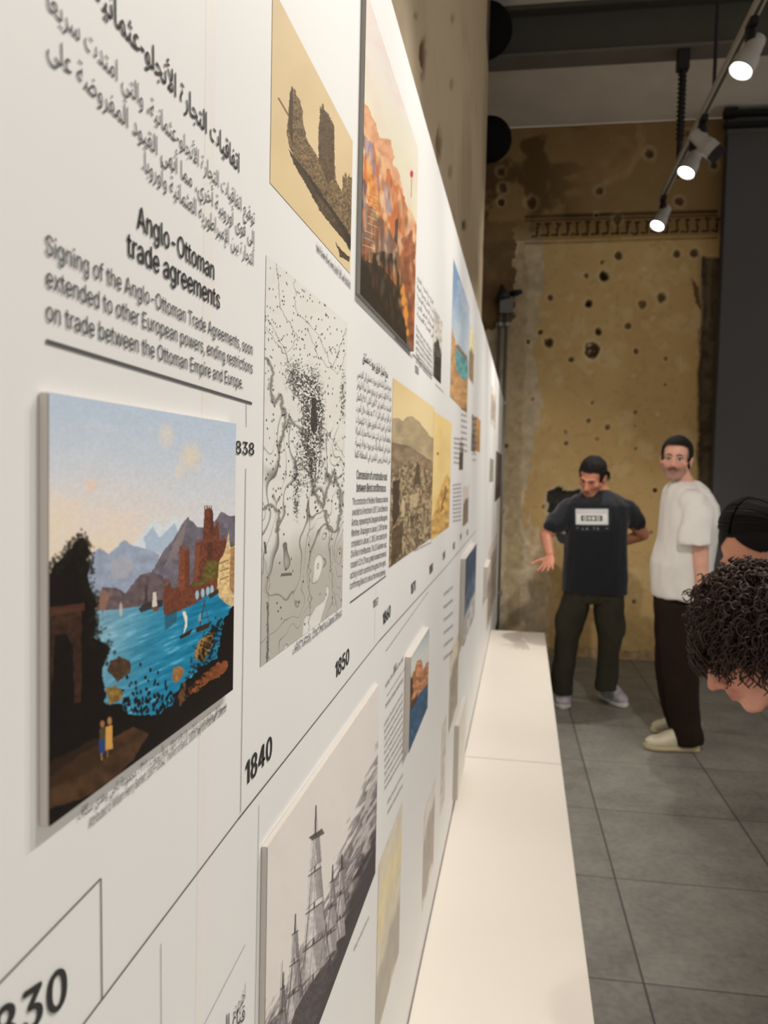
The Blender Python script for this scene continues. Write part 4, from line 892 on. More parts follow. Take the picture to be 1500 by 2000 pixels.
# ------------------------------------------------------------------ lighting track
RZ = 3.40; RXp = onz(1302, 358, RZ); RX = 1.05
RAIL_AT = {'S1': (1291, 384), 'S2': (1355, 266), 'S3': (1387, 228), 'S4': (1484, 40)}
RAIL_AT = {k: float(onz(*p, RZ)[1]) for k, p in RAIL_AT.items()}
RAIL = mat('grey_white_track', (170, 164, 152), rough=.5, spec=.4)
HOUS = mat('light_grey_lamp_metal', (158, 154, 150), rough=.45)
track = thing('lighting_track', (RX, 4.0, RZ), 'grey lighting track hanging on rods from ceiling and beam, holding the spotlights', 'lighting track')
bm = bmesh.new(); box(bm, (RX - .018, -.5, RZ), (RX + .018, RAIL_AT['S1'] + .07, RZ + .034), .002); bm_obj('rail', bm, RAIL, track)
bm = bmesh.new(); box(bm, (RX - .007, -.49, RZ - .002), (RX + .007, RAIL_AT['S1'] + .06, RZ + .004)); bm_obj('slot', bm, mat('dark_slot', (60, 56, 50), rough=.6), track)
yr = float(onz(1398, 190, RZ)[1]); bm = bmesh.new(); tube(bm, [(RX, yr, RZ + .034), (RX + .004, yr, CEIL)], .009, 8); bm_obj('suspension_rod', bm, BLACK, track)
bm = bmesh.new(); tube(bm, [(RX, .8, RZ + .034), (RX, .8, CEIL)], .009, 8); bm_obj('suspension_rod', bm, BLACK, track)
yc = by + .06
bm = bmesh.new(); tube(bm, [(RX, yc, RZ + .034), (RX, yc, zf - .02)], .017, 10); box(bm, (RX - .035, yc - .035, zf - .12), (RX + .035, yc + .035, zf - .004), .004)
bm_obj('suspension_rod', bm, BLACK, track)
pts = []
for k in range(260):
    a = k / 260 * 15 * 2 * math.pi; pts.append((RX + .021 * math.cos(a), yc + .021 * math.sin(a), zf - .13 - k / 260 * .40))
bm = bmesh.new(); tube(bm, pts, .006, 5); bm_obj('coiled_cable', bm, BLACK, track, True)

LENS = mat('lit_lens', (255, 250, 240), rough=.3, emit=((1.0, .97, .92), 14.0))
def track_spot(y, aim, watts, cone, label, lit=True, r=.047, direction=None):
    base = Vector((RX, y, RZ)); t = thing('track_spotlight', base, label, 'spotlight', 'spotlights on the lighting track')
    bm = bmesh.new(); box(bm, base + Vector((-.016, -.045, -.03)), base + Vector((.016, .045, .0)), .003)
    lathe(bm, base + Vector((0, 0, -.028)), (0, 0, -1), [(0, .016), (.05, .026), (.055, .02)], 14); bm_obj('adapter', bm, BLACK, t)
    piv = base + Vector((0, 0, -.125)); d = Vector(direction).normalized() if direction else (Vector(aim) - piv).normalized()
    bm = bmesh.new(); tube(bm, [base + Vector((0, 0, -.08)), piv], .012, 10); box(bm, piv + Vector((-.02, -.02, -.012)), piv + Vector((.02, .02, .04)), .004); bm_obj('bracket', bm, HOUS, t)
    o = piv - d * .07
    bm = bmesh.new(); lathe(bm, o, d, [(0, r * .62), (.012, r * .7), (.07, r * .78), (.11, r), (.165, r), (.165, r * .93), (.158, r * .9)], 28); bm_obj('housing', bm, HOUS, t, False)
    if lit:
        bm = bmesh.new(); lathe(bm, o + d * .1585, d, [(0, r * .84), (.002, r * .84)], 28); bm_obj('lens', bm, LENS, t)
        ld = bpy.data.lights.new('spot', 'SPOT'); ld.energy = watts * SPOT_SCALE; ld.color = WARM; ld.spot_size = math.radians(cone); ld.spot_blend = .75; ld.shadow_soft_size = .03
        lo = bpy.data.objects.new('spot', ld); C.objects.link(lo); lo.parent = t
        lo.location = (o + d * .2) - base; lo.rotation_euler = d.to_track_quat('-Z', 'Y').to_euler()
    else:
        bm = bmesh.new(); lathe(bm, o + d * .15, d, [(0, r * 1.02), (.035, r * 1.02), (.035, r * .9)], 24); bm_obj('snoot', bm, BLACK, t)
    return t
SPOT_LABELS = ['lit grey spotlight at the far end of the track', 'lit grey spotlight between the end lamp and the swivelled unlit lamp', 'large lit grey spotlight nearest the viewer on the track']
for i, (y, aim, wt, cone) in enumerate(LAMPS):
    y = RAIL_AT.get(y, y)
    track_spot(y, aim, wt, cone, SPOT_LABELS[i] if i < 3 else 'unseen grey spotlight added further along the track for its light', r=.05)
track_spot(RAIL_AT['S3'], None, 0, 0, 'unlit light grey spotlight swivelled to the right with a black snoot', lit=False, direction=(.75, -.1, -.75))

# ------------------------------------------------------------------ people
UX, UY, UZ = Vector((1, 0, 0)), Vector((0, 1, 0)), Vector((0, 0, 1))
def head_matrix(centre, fwd, up=(0, 0, 1), k=1.0):
    y = Vector(fwd).normalized(); z = Vector(up); z = (z - y * z.dot(y)).normalized(); x = y.cross(z)
    return Matrix(((x.x * k, y.x * k, z.x * k, centre[0]), (x.y * k, y.y * k, z.y * k, centre[1]), (x.z * k, y.z * k, z.z * k, centre[2]), (0, 0, 0, 1)))
def head_prims(bm, M, nose=1.0, lips=1.0):
    E = lambda c, r: ell(bm, c, r, M, 22)
    K = lambda a, ra, b, rb: cap(bm, a, ra, b, rb, M)
    E((0, -.014, .034), (.075, .094, .086)); E((0, .022, -.02), (.064, .064, .088)); E((0, .036, -.078), (.046, .044, .040))
    E((0, .069, -.100), (.023, .016, .018)); E((0, .066, -.083), (.026, .020, .020))
    for s in (-1, 1):
        K((s * .055, .002, -.052), .015, (s * .022, .064, -.099), .014); E((s * .043, .058, -.022), (.022, .018, .020))
        K((s * .008, .086, .016), .010, (s * .042, .072, .016), .010); E((s * .0115, .098, -.038), (.009, .010, .008))
        E((s * .077, -.006, -.008), (.008, .020, .031)); E((s * .080, -.010, .008), (.008, .018, .014))
        K((0, .090, -.060), .0065 * lips, (s * .021, .080, -.066), .004); K((0, .088, -.072), .0075 * lips, (s * .019, .079, -.068), .004)
    K((0, .086, .010), .0085, (0, .104 + .004 * nose, -.030), .0115); E((0, .108 + .004 * nose, -.034), (.012, .011, .010))
    K((0, .092, -.045), .006, (0, .088, -.056), .007)
def limb(bm, pts, rs):
    for (a, b), (p, q) in zip(zip(pts, pts[1:]), zip(rs, rs[1:])): cap(bm, a, p, b, q)
def hand(bm, wrist, d, n, s=1, curl=.25, spread=.22, k=1.0, fr=.0082):
    """d towards the fingertips, n out of the back of the hand, s = which side the thumb leaves"""
    d = Vector(d).normalized(); n = Vector(n); n = (n - d * n.dot(d)).normalized(); w_ = d.cross(n) * s; wr = Vector(wrist)
    loft(bm, [(wr + d * t * k, a * k, b * k, w_, n) for t, a, b in ((-.02, .024, .019), (.0, .027, .018), (.03, .037, .016), (.065, .042, .0145), (.092, .040, .012))], 20)
    for off, L in ((.031, .073), (.0105, .082), (-.0105, .076), (-.030, .060)):
        p = wr + (d * .086 + w_ * off) * k; a = off / .031 * spread
        dd = (d * math.cos(a) + w_ * math.sin(a)).normalized(); nn = n.copy()
        for j, f in enumerate((.45, .30, .25)):
            c = curl * (1 + .5 * j); dd, nn = (dd * math.cos(c) - nn * math.sin(c)).normalized(), (nn * math.cos(c) + dd * math.sin(c)).normalized()
            q = p + dd * (L * f * k); cap(bm, p, (fr + .0008 - .0007 * j) * k, q, (fr - .0007 * j) * k, n=10); p = q
    p = wr + (d * .022 + w_ * .028) * k; dd = (d * .62 + w_ * .75 - n * .25).normalized()
    for L, r in ((.042, .0125), (.034, .0105), (.026, .009)):
        q = p + dd * (L * k); cap(bm, p, r * k, q, (r - .0012) * k, n=10); p = q; dd = (dd + d * .25).normalized()
def skin(name, bm, M, parent, base, voxel=.006, smooth=3, stubble=0.0, lips=(150, 84, 78), seed=1):
    me = fuse(bm, voxel, smooth); n = len(me.vertices); co = np.empty(n * 3); me.vertices.foreach_get('co', co); co = co.reshape(-1, 3)
    Mi = np.array(M.inverted()); lc = co @ Mi[:3, :3].T + Mi[:3, 3]
    c = np.tile(np.array(base, float), (n, 1)); c *= (1 + .10 * (fbm(co[:, 0] * 30, co[:, 2] * 30 + co[:, 1] * 17, seed) - .5))[:, None]
    def mx(m, rgb): c.__iadd__((np.array(rgb, float) - c) * np.clip(m, 0, 1)[:, None])
    x, y, z = lc[:, 0], lc[:, 1], lc[:, 2]; near = (np.abs(x) < .1) & (np.abs(y) < .14) & (np.abs(z) < .14)
    g = lambda cx, cy, cz, r: np.exp(-(((np.abs(x) - cx) ** 2 + (y - cy) ** 2 + (z - cz) ** 2) / r ** 2)) * near
    mx(.30 * g(.042, .07, -.028, .03) + .35 * g(0, .112, -.034, .018), (196, 110, 92))
    if stubble:
        b = sst(-.035, -.055, z) * sst(.0, .03, y) * near + .8 * np.exp(-((z + .053) / .006) ** 2) * (y > .07) * near; mx(b * stubble, (62, 44, 38))
    mx(.85 * np.exp(-((z + .066) / .010) ** 2 - (x / .021) ** 2) * (y > .082) * near, lips)
    at = me.color_attributes.new('Col', 'FLOAT_COLOR', 'POINT'); L = np.ones((n, 4)); L[:, :3] = lin(np.clip(c, 0, 255)); at.data.foreach_set('color', L.ravel())
    return link(name, me, mat('skin', attr='Col', rough=.5, spec=.35), parent, True)
def eyes(M, parent, iris=(40, 26, 18), brow=(24, 18, 15), closed=False):
    for s in (-1, 1):
        bm = bmesh.new(); ell(bm, (s * .031, .0715, -.003), (.0125, .0125, .0115), M, 16); e = bm_obj('eye', bm, mat('lowered_lid', (172, 116, 98), rough=.5) if closed else mat('eye_white', (190, 178, 170), rough=.3), parent, True)
        if not closed: bm = bmesh.new(); ell(bm, (s * .030, .0805, -.003), (.006, .0045, .006), M, 12); bm_obj('iris', bm, mat('dark_iris', iris, rough=.2), e, True)
        bm = bmesh.new(); tube(bm, [M @ Vector(p) for p in ((s * .010, .0965, .0175), (s * .026, .0915, .0235), (s * .047, .076, .0185))], [.0030, .0036, .0018], 8); bm_obj('eyebrow', bm, mat('dark_brow', brow, rough=.7), parent, True)
        bm = bmesh.new(); tube(bm, [M @ Vector(p) for p in ((s * .018, .081, .002), (s * .031, .0855, .0075), (s * .045, .076, .002))], [.0018, .0026, .0016], 6); bm_obj('eyelid', bm, mat('dark_lash', (44, 30, 26), rough=.6), parent, True)
HAIRM = mat('black_hair', (20, 17, 16), rough=.75, spec=.2, bump=.6, bscale=140)
def hair_cap(M, parent, grow=.010, line=.055, side=-.015, back=-.075, amp=.003, m=None, seed=0, top=0.0):
    """short hair: a thick shell over the skull that stops at the hairline"""
    bm = bmesh.new(); ell(bm, (0, -.014, .034), (.075 + grow, .094 + grow, .086 + grow + top), None, 56); ell(bm, (0, -.03, -.02), (.070 + grow * .5, .07 + grow, .07), None, 32)
    me = fuse(bm, .004, 2); wrinkle(me, amp, 38, (1, .6, 1), seed); bm = bmesh.new(); bm.from_mesh(me); bpy.data.meshes.remove(me)
    dead = []
    for f in bm.faces:
        x, y, z = f.calc_center_median(); ax = abs(x)
        low = side if y < .03 else line - .30 * max(0, ax - .035) - .0 * ax
        if -.03 < y < .045 and ax > .05: low = min(low, side - .005)
        if y < -.02: low = back
        if y < .012 and y > -.035 and ax > .06: low = max(low, .012)      # round the ears
        if z < low: dead.append(f)
    bmesh.ops.delete(bm, geom=dead, context='FACES')
    bmesh.ops.transform(bm, matrix=M, verts=bm.verts)
    return bm_obj('hair', bm, m or HAIRM, parent, True)
def sil(bm, y, rows, n=28, power=2.2):
    """a limb or trunk from rows of (u, v, half width in the frame, depth half in metres, shift in depth)"""
    rs = []
    for u, v, hw, dh, *o in rows:
        yy = y + (o[0] if o else 0); rs.append((J(u, v, yy), hw * yy / F, dh, UX, UY))
    loft(bm, rs, n, power)
def shoe(parent, toe, heel, h, w_, up, sole, name='shoe', kind='sneaker'):
    """toe and heel on the floor; the upper and its sole"""
    toe, heel = Vector(toe), Vector(heel); toe.z = heel.z = 0; d = (toe - heel); L = d.length; d.normalize(); s = d.cross(UZ)
    bm = bmesh.new(); st = ((.0, .30, .55), (.08, .42, .75), (.25, .46, .95), (.42, .44, 1.0), (.58, .48, .78), (.75, .52, .56), (.9, .44, .44), (.98, .22, .30))
    rs = []
    for t, hw, hh in st:
        H = h * hh; c = heel + d * (L * t) + UZ * (.022 + H * .45); rs.append((c, w_ * hw, H * .55, s, UZ))
    loft(bm, rs, 24, 2.4); me = fuse(bm, .006, 5); wrinkle(me, .0015, 30); o = link(name, me, up, parent, True)
    bm = bmesh.new(); rs = []
    for t, hw in ((-.01, .20), (.02, .40), (.1, .47), (.3, .48), (.5, .48), (.7, .55), (.88, .50), (.97, .30), (1.01, .12)):
        c = heel + d * (L * t) + UZ * .016; rs.append((c, w_ * hw, .015, s, UZ))
    loft(bm, rs, 24, 4); bm_obj('sole', bm, sole, o, True)
    return o
def shade_cloth(name, bm, m, parent, voxel=.010, smooth=5, amp=.010, scale=9, stretch=(1, 1, .5), seed=0, label=None):
    me = fuse(bm, voxel, smooth); wrinkle(me, amp, scale, stretch, seed); wrinkle(me, amp * .35, scale * 3, stretch, seed + 5)
    return link(name, me, m, parent, True, label)

# ---- the man in the dark T-shirt, head bowed, one hand held out
def man_dark():
    y = 5.5; base = Vector(((J(1097, 1380, y).x + J(1195, 1380, y).x) / 2, y, 0))
    P = thing('person', base, 'man in a charcoal T-shirt, head bowed, one hand held out, other arm behind his back', 'person')
    M = head_matrix(J(1157, 930, y - .06), (-.42, -.78, -.52), (0, -.4, 1), 1.02)
    bm = bmesh.new(); head_prims(bm, M)
    nk = J(1176, 968, y + .04); cap(bm, M @ Vector((0, -.03, -.06)), .054, nk, .062); cap(bm, nk, .062, J(1172, 1000, y + .04), .09)
    shr, shl = J(1110, 1000, y), J(1230, 1004, y + .02); cap(bm, shr, .05, shl, .05)
    sil(bm, y, [(1168, 985, 42, .09), (1166, 1030, 48, .10), (1163, 1100, 46, .095), (1160, 1170, 48, .10)])
    elr, wrr = J(1066, 1046, y - .10), J(1074, 1084, y - .30); limb(bm, [shr, elr, wrr], [.048, .042, .029])
    hand(bm, wrr + Vector((0, -.012, -.008)), (-.16, -.72, -.50), (.25, .45, -.85), -1, .10, .30, 1.0)
    ell_, wrl = J(1255, 1044, y + .10), J(1205, 1062, y + .20); limb(bm, [shl, ell_, wrl], [.048, .043, .030]); hand(bm, wrl, (-.95, .1, -.25), (0, -.9, .2), 1, .4, .05)
    for us in (((1128, 1170), (1112, 1240), (1098, 1335)), ((1188, 1170), (1190, 1240), (1184, 1335))):
        limb(bm, [J(u, v, y) for u, v in us], [.075, .052, .036])
    skin('body', bm, M, P, (196, 132, 104), .005, 2, .22, seed=3)
    eyes(M, P); hair_cap(M, P, .010, .072, -.03, -.095, .004, seed=3)
    bm = bmesh.new()          # swept-back tuft at the nape
    for k in range(26):
        a = random.uniform(-.06, .06); r0 = Vector((a, -.095, random.uniform(-.03, .02))); tube(bm, [M @ r0, M @ (r0 + Vector((a * .2, -.02, -.03))), M @ (r0 + Vector((a * .3, -.015, -.075)))], [.004, .005, .002], 5)
    bm_obj('nape_hair', bm, HAIRM, P, True)
    SH = mat('charcoal_jersey', (34, 36, 40), rough=.9, spec=.15, bump=.15, bscale=300, sheen=.2)
    bm = bmesh.new()
    sil(bm, y, [(1168, 956, 22, .075, .05), (1168, 968, 46, .10, .03), (1167, 985, 62, .125), (1166, 1015, 60, .140), (1165, 1045, 57, .140), (1163, 1080, 58, .138), (1162, 1120, 60, .140), (1161, 1158, 61.5, .142)])
    cap(bm, J(1114, 992, y + .01), .070, J(1222, 994, y + .02), .070)
    cap(bm, J(1108, 996, y), .070, J(1088, 1024, y - .06), .066); cap(bm, J(1085, 1018, y - .05), .062, J(1078, 1028, y - .08), .060); cap(bm, J(1230, 1003, y + .02), .068, J(1243, 1020, y + .07), .066)
    sh = shade_cloth('t_shirt', bm, SH, P, .010, 5, .010, 8, (1, 1, .45), 2)
    bm = bmesh.new(); PT = mat('dark_olive_cloth', (56, 53, 43), rough=.9, spec=.15, bump=.2, bscale=200, vary=.18, vscale=5)
    sil(bm, y, [(1160, 1140, 56, .115), (1160, 1165, 57, .12), (1158, 1176, 54, .11)])
    sil(bm, y, [(1127, 1160, 27, .105), (1122, 1180, 27.5, .11), (1115, 1212, 28, .10), (1112, 1232, 25, .095), (1104, 1266, 21.5, .085), (1100, 1302, 21.5, .085), (1098, 1328, 21, .088), (1097, 1352, 21, .092)])
    sil(bm, y, [(1190, 1160, 28, .105), (1190, 1180, 29, .11), (1190, 1212, 27.5, .10), (1191, 1232, 25.5, .095), (1189, 1266, 20.5, .085), (1187, 1302, 20.5, .085), (1183, 1330, 19.5, .088), (1181, 1346, 20, .092)])
    ell(bm, J(1094, 1220, y), (.028, .07, .085)); ell(bm, J(1214, 1222, y), (.028, .07, .085))   # cargo pockets
    shade_cloth('trousers', bm, PT, P, .010, 5, .012, 9, (1, 1, .6), 4)
    UP = mat('grey_white_trainer', (172, 166, 172), rough=.6, vary=.35, vscale=30); SO = mat('white_sole', (206, 202, 196), rough=.5, vary=.2, vscale=14)
    t1 = onz(1098, 1384); t2 = onz(1210, 1380)
    shoe(P, (t1[0], t1[1] - .02, 0), (t1[0] + .01, t1[1] + .26, 0), .115, .105, UP, SO); shoe(P, (t2[0] + .03, t2[1] - .03, 0), (t2[0] - .09, t2[1] + .20, 0), .115, .105, UP, SO)
    # print on the chest: a pale cassette with a line of small letters under it
    dg = bpy.context.evaluated_depsgraph_get(); dg.update(); nx, nz = 110, 78
    us = np.linspace(1128, 1210, nx); vs = np.linspace(1050, 998, nz); PP = np.zeros((nz, nx, 3)); ok = True
    off = Vector(sh.parent.location); bvh = __import__('mathutils.bvhtree', fromlist=['BVHTree']).BVHTree.FromObject(sh, dg)
    for i, v in enumerate(vs):
        for j, u in enumerate(us):
            q = J(u, v, y - .6) - off; h = bvh.ray_cast(q, Vector((0, 1, 0)))
            PP[i, j] = (h[0] + off + Vector((0, -.003, 0))) if h[0] else (q + off + Vector((0, .45, 0)))
    U, V = np.broadcast_to(us[None], (nz, nx)), np.broadcast_to(vs[:, None], (nz, nx)); p = Paint(U, V, U, V); p.fill((34, 36, 40))
    R_ = lambda a, b, c, d, col, k=1: p.poly([(a, b), (c, b), (c, d), (a, d)], col, k)
    R_(1134.5, 1001, 1203.5, 1035, (206, 206, 206)); R_(1137, 1003.5, 1201, 1032.5, (228, 228, 226)); R_(1136, 1003, 1201, 1012, (186, 186, 188), .6)
    R_(1146, 1015, 1190.5, 1027, (52, 52, 54)); 
    for cx in (1154, 1182): p.blob((cx, 1021), (4.6, 4.6), (226, 226, 224), 1, .15); p.blob((cx, 1021), (2.0, 2.0), (60, 60, 62), 1, .2)
    R_(1161, 1017.5, 1175, 1024.5, (214, 214, 212)); R_(1166, 1017, 1168, 1025, (60, 60, 62))
    for cx in (1136, 1139, 1198, 1201): R_(cx, 1041.5, cx + 1.6, 1042.8, (180, 180, 180))
    me = grid_mesh('cassette_print', PP, p.c); link('cassette_print', me, PRINT, P, True, 'pale cassette tape print on the chest')
    bm = bmesh.new(); V_, F_ = [], []
    for s, u0 in (('L', 1148), ('A', 1156), ('T', 1171), ('E', 1180)):
        co, fs = glyphs(s); n0 = len(V_); x0 = co[:, 0].min(); sc = .021 / .73
        u1 = int(round((u0 - 1128) / 82 * (nx - 1))); i1 = int(round((1050 - 1045) / 52 * (nz - 1))); o = PP[i1, u1]
        V_ += [(o[0] + (c[0] - x0) * sc, o[1] - .004, o[2] + c[1] * sc) for c in co]; F_ += [tuple(i + n0 for i in f) for f in fs]
    bm.free(); me = bpy.data.meshes.new('print_letters'); me.from_pydata(V_, [], F_); me.update(); link('print_letters', me, mat('pale_print', (196, 196, 196), rough=.8), P)
man_dark()

# ---- the man in the white T-shirt, in profile, face turned to the viewer
def man_white():
    y = 4.86; base = Vector((J(1330, 1455, y).x, y, 0))
    P = thing('person', base, 'man in an oversized white T-shirt and dark brown trousers, turning his face to the viewer', 'person')
    M = head_matrix(J(1321, 897, y - .02), (-.30, -.95, .0), (.06, 0, 1), 1.03)
    bm = bmesh.new(); head_prims(bm, M)
    nk = J(1337, 948, y + .03); cap(bm, M @ Vector((0, -.03, -.05)), .054, nk, .06); cap(bm, nk, .06, J(1342, 985, y + .03), .09)
    sil(bm, y, [(1345, 975, 32, .15), (1345, 1020, 36, .15), (1332, 1100, 34, .14), (1325, 1170, 34, .14)])
    sh, el_, wr = J(1362, 995, y - .13), J(1367, 1078, y - .20), J(1373, 1150, y - .24); limb(bm, [sh, el_, wr], [.058, .046, .031]); hand(bm, wr, (.12, -.15, -1), (.9, -.3, .1), 1, .28, .05)
    sh2, el2, wr2 = J(1345, 995, y + .15), J(1340, 1078, y + .22), J(1325, 1140, y + .24); limb(bm, [sh2, el2, wr2], [.058, .046, .031]); hand(bm, wr2, (-.2, -.15, -1), (-.9, .3, .1), -1, .28, .05)
    for us in (((1332, 1170), (1336, 1290), (1343, 1428)), ((1316, 1170), (1322, 1290), (1330, 1412))):
        dy = -.09 if us[0][0] == 1332 else .10; limb(bm, [J(u, v, y + dy) for u, v in us], [.08, .055, .038])
    skin('body', bm, M, P, (212, 160, 138), .005, 2, .32, seed=8)
    eyes(M, P); hair_cap(M, P, .010, .076, -.004, -.06, .002, seed=6, top=.004)
    bm = bmesh.new(); tube(bm, [M @ Vector(p) for p in ((-.026, .083, -.064), (-.012, .094, -.055), (0, .097, -.0525), (.012, .094, -.055), (.026, .083, -.064))], [.0014, .003, .003, .003, .0014], 8); bm_obj('moustache', bm, mat('dark_moustache', (84, 58, 48), rough=.8), P, True)
    WT = mat('white_jersey', (226, 222, 216), rough=.9, spec=.15, bump=.12, bscale=300)
    bm = bmesh.new()
    sil(bm, y, [(1338, 940, 24, .085, .02), (1342, 956, 40, .16, .02), (1347, 985, 51, .215, .02), (1346, 1020, 53, .225), (1340, 1060, 53, .22), (1332, 1100, 55, .215), (1330, 1135, 53, .215), (1329, 1164, 51, .215)], power=2.0)
    cap(bm, J(1352, 982, y - .13), .085, J(1350, 982, y + .16), .085)
    loft(bm, [(J(1362, 985, y - .15), .080, .075, UX, UY), (J(1362, 1010, y - .18), .086, .075, UX, UY), (J(1358, 1040, y - .20), .088, .078, UX, UY), (J(1357.5, 1063, y - .21), .090, .082, UX, UY)])
    loft(bm, [(J(1350, 985, y + .18), .080, .075, UX, UY), (J(1345, 1040, y + .22), .086, .075, UX, UY), (J(1342, 1060, y + .23), .088, .08, UX, UY)])
    shade_cloth('t_shirt', bm, WT, P, .010, 4, .014, 6, (1, 1, .5), 11)
    bm = bmesh.new(); TR = mat('dark_brown_cloth', (40, 28, 22), rough=.9, spec=.15, bump=.2, bscale=200)
    sil(bm, y, [(1322, 1150, 42, .17), (1321, 1185, 41, .17), (1322, 1205, 38, .16)])
    for dy, sh_ in ((-.09, 4), (.10, -6)):
        sil(bm, y + dy, [(1320 + sh_, 1175, 37, .105), (1321 + sh_, 1210, 36, .11), (1324 + sh_, 1300, 35, .105), (1328 + sh_, 1350, 32, .10), (1333 + sh_, 1400, 30, .10), (1338 + sh_, 1432 if dy < 0 else 1418, 29, .105), (1340 + sh_, 1450 if dy < 0 else 1424, 27, .10)])
    shade_cloth('trousers', bm, TR, P, .010, 5, .012, 7, (1, 1, .6), 15)
    UP = mat('cream_leather', (214, 204, 180), rough=.5, vary=.06, vscale=9); SO = mat('cream_sole', (188, 176, 138), rough=.6)
    a, b = onz(1258, 1462), onz(1364, 1466); shoe(P, a, b, .105, .105, UP, SO); a, b = onz(1272, 1430), onz(1352, 1430); shoe(P, a, (a[0] + .29, b[1], 0), .10, .10, UP, SO)
man_white()

# ---- the person with curly hair, bending to the panel
def curly():
    y = 1.55; chin = J(1463, 1391, y)
    th = math.radians(33); n = Vector((-math.cos(th), -.10, -math.sin(th))).normalized(); up = Vector((-math.sin(th), 0, math.cos(th)))
    M = head_matrix((0, 0, 0), n, up, .92); c = chin - M @ Vector((0, .080, -.112)); M = head_matrix(c, n, up, .92)
    hip = Vector((1.30, 1.60, .93)); base = Vector((1.32, 1.60, 0))
    P = thing('person', base, 'person with dark brown curly hair over the eyes, bending down in profile towards the panel', 'person')
    bm = bmesh.new(); head_prims(bm, M, 1.1, 1.15)
    sc = Vector((c.x + .235, 1.60, c.z - .05)); nb = M @ Vector((0, -.035, -.06)); cap(bm, nb, .052, sc, .06)
    s1, s2 = sc + Vector((.04, -.17, -.03)), sc + Vector((.04, .17, -.03)); cap(bm, s1, .055, s2, .055); limb(bm, [sc, (sc + hip) / 2 + Vector((0, 0, .03)), hip], [.11, .12, .12])
    for s, sh in ((-1, s1), (1, s2)):
        kn = Vector((1.33, hip.y + s * .11, .50)); e = sh + Vector((.12, s * .06, -.26)); wv = Vector((1.16, hip.y + s * .12, .72)); limb(bm, [sh, e, wv], [.05, .042, .03]); hand(bm, wv, (.1, 0, -1), (-1, 0, 0), -s, .25, .05)
        limb(bm, [hip + Vector((0, s * .09, 0)), kn, Vector((1.36, hip.y + s * .12, .09))], [.085, .06, .04])
    skin('body', bm, M, P, (208, 150, 128), .0042, 3, 0, (168, 92, 88), 5)
    eyes(M, P, closed=True)
    CM = mat('dark_brown_curls', (54, 36, 28), rough=.5, spec=.35); bm = bmesh.new()
    bmb = bmesh.new(); ell(bmb, (0, -.018, .038), (.080, .098, .090), None, 40); ell(bmb, (0, -.05, -.01), (.072, .06, .08), None, 24)
    for f in [f for f in bmb.faces if f.calc_center_median().y > .03 and f.calc_center_median().z < .012]: bmb.faces.remove(f)
    bmesh.ops.transform(bmb, matrix=M, verts=bmb.verts); h = bm_obj('hair', bmb, mat('dark_scalp_hair', (24, 16, 13), rough=.6), P, True)
    rg = random.Random(4); k = 0
    while k < 1500:
        a, b = rg.uniform(0, 2 * math.pi), math.asin(rg.uniform(-.75, 1)); d = Vector((math.cos(b) * math.cos(a), math.cos(b) * math.sin(a), math.sin(b)))
        p = Vector((d.x * .084, -.020 + d.y * (.096 if d.y > 0 else .108), .040 + d.z * .100))
        if p.y > .02 and p.z < -.004: continue
        if p.y > -.03 and p.z < -.028: continue
        nrm = (M.to_3x3() @ Vector((d.x / .08, d.y / .1, d.z / .09))).normalized(); w0 = M @ p; k += 1
        fr_ = p.y > .03; L = rg.uniform(.014, .030) if fr_ else rg.uniform(.026, .050); R0 = rg.uniform(.0045, .0085); turns = rg.uniform(1.3, 2.4); ph = rg.uniform(0, 6.28); ax = (nrm * .75 + Vector((rg.gauss(0, .35), rg.gauss(0, .35), -.55 + rg.gauss(0, .3)))).normalized()
        x, yv, z = frame_of(ax, (0.3, 1, 0.2)); pts = []; rd = []
        for i in range(20):
            t = i / 19; q = w0 + z * (L * t) - UZ * (.022 * t * t); r = R0 * min(1, .25 + t * 2); an = ph + turns * 6.283 * t; pts.append(q + (x * math.cos(an) + yv * math.sin(an)) * r); rd.append(.0027 * (1 - .6 * t))
        tube(bm, pts, rd, 4, False)
    for (pl, tgt) in [((.02, .075, .075), (.02, .118, -.005)), ((.035, .07, .07), (.035, .108, -.03)), ((-.01, .08, .08), (0, .125, .01)), ((.05, .055, .06), (.052, .092, -.02)), ((-.03, .075, .07), (-.02, .112, 0)), ((.045, .06, .06), (.03, .112, -.018)), ((.06, .04, .05), (.066, .06, -.03)), ((.03, .07, .075), (.045, .105, .0))]:
        for rep in range(7):
            a = Vector(pl) + Vector((rg.gauss(0, .008), rg.gauss(0, .006), rg.gauss(0, .006))); b = Vector(tgt) + Vector((rg.gauss(0, .008), rg.gauss(0, .008), rg.gauss(0, .01))); ph = rg.uniform(0, 6.28); pts = []
            for i in range(22):
                t = i / 21; q = a.lerp(b, t) + Vector((0, .012 * math.sin(t * 3.14), 0)); an = ph + 2.2 * 6.283 * t; pts.append(M @ (q + Vector((math.cos(an), .5 * math.sin(an), math.sin(an))) * .0075))
            tube(bm, pts, [.0022 * (1 - .6 * i / 21) for i in range(22)], 4, False)
    bm_obj('curls', bm, CM, h, True)
    BL = mat('black_jersey', (26, 25, 26), rough=.9, spec=.15); bm = bmesh.new()
    cap(bm, s1, .075, s2, .075); cap(bm, nb.lerp(sc, .5), .066, sc, .085); limb(bm, [sc + Vector((.01, 0, .0)), (sc + hip) / 2 + Vector((0, 0, .03)), hip], [.095, .15, .145]); cap(bm, hip + Vector((0, -.06, -.03)), .13, hip + Vector((0, .06, -.03)), .13)
    for s, sh in ((-1, s1), (1, s2)): limb(bm, [sh, sh + Vector((.12, s * .06, -.26))], [.075, .062])
    shade_cloth('top', bm, BL, P, .012, 5, .008, 8, (1, 1, 1), 3)
    bm = bmesh.new()
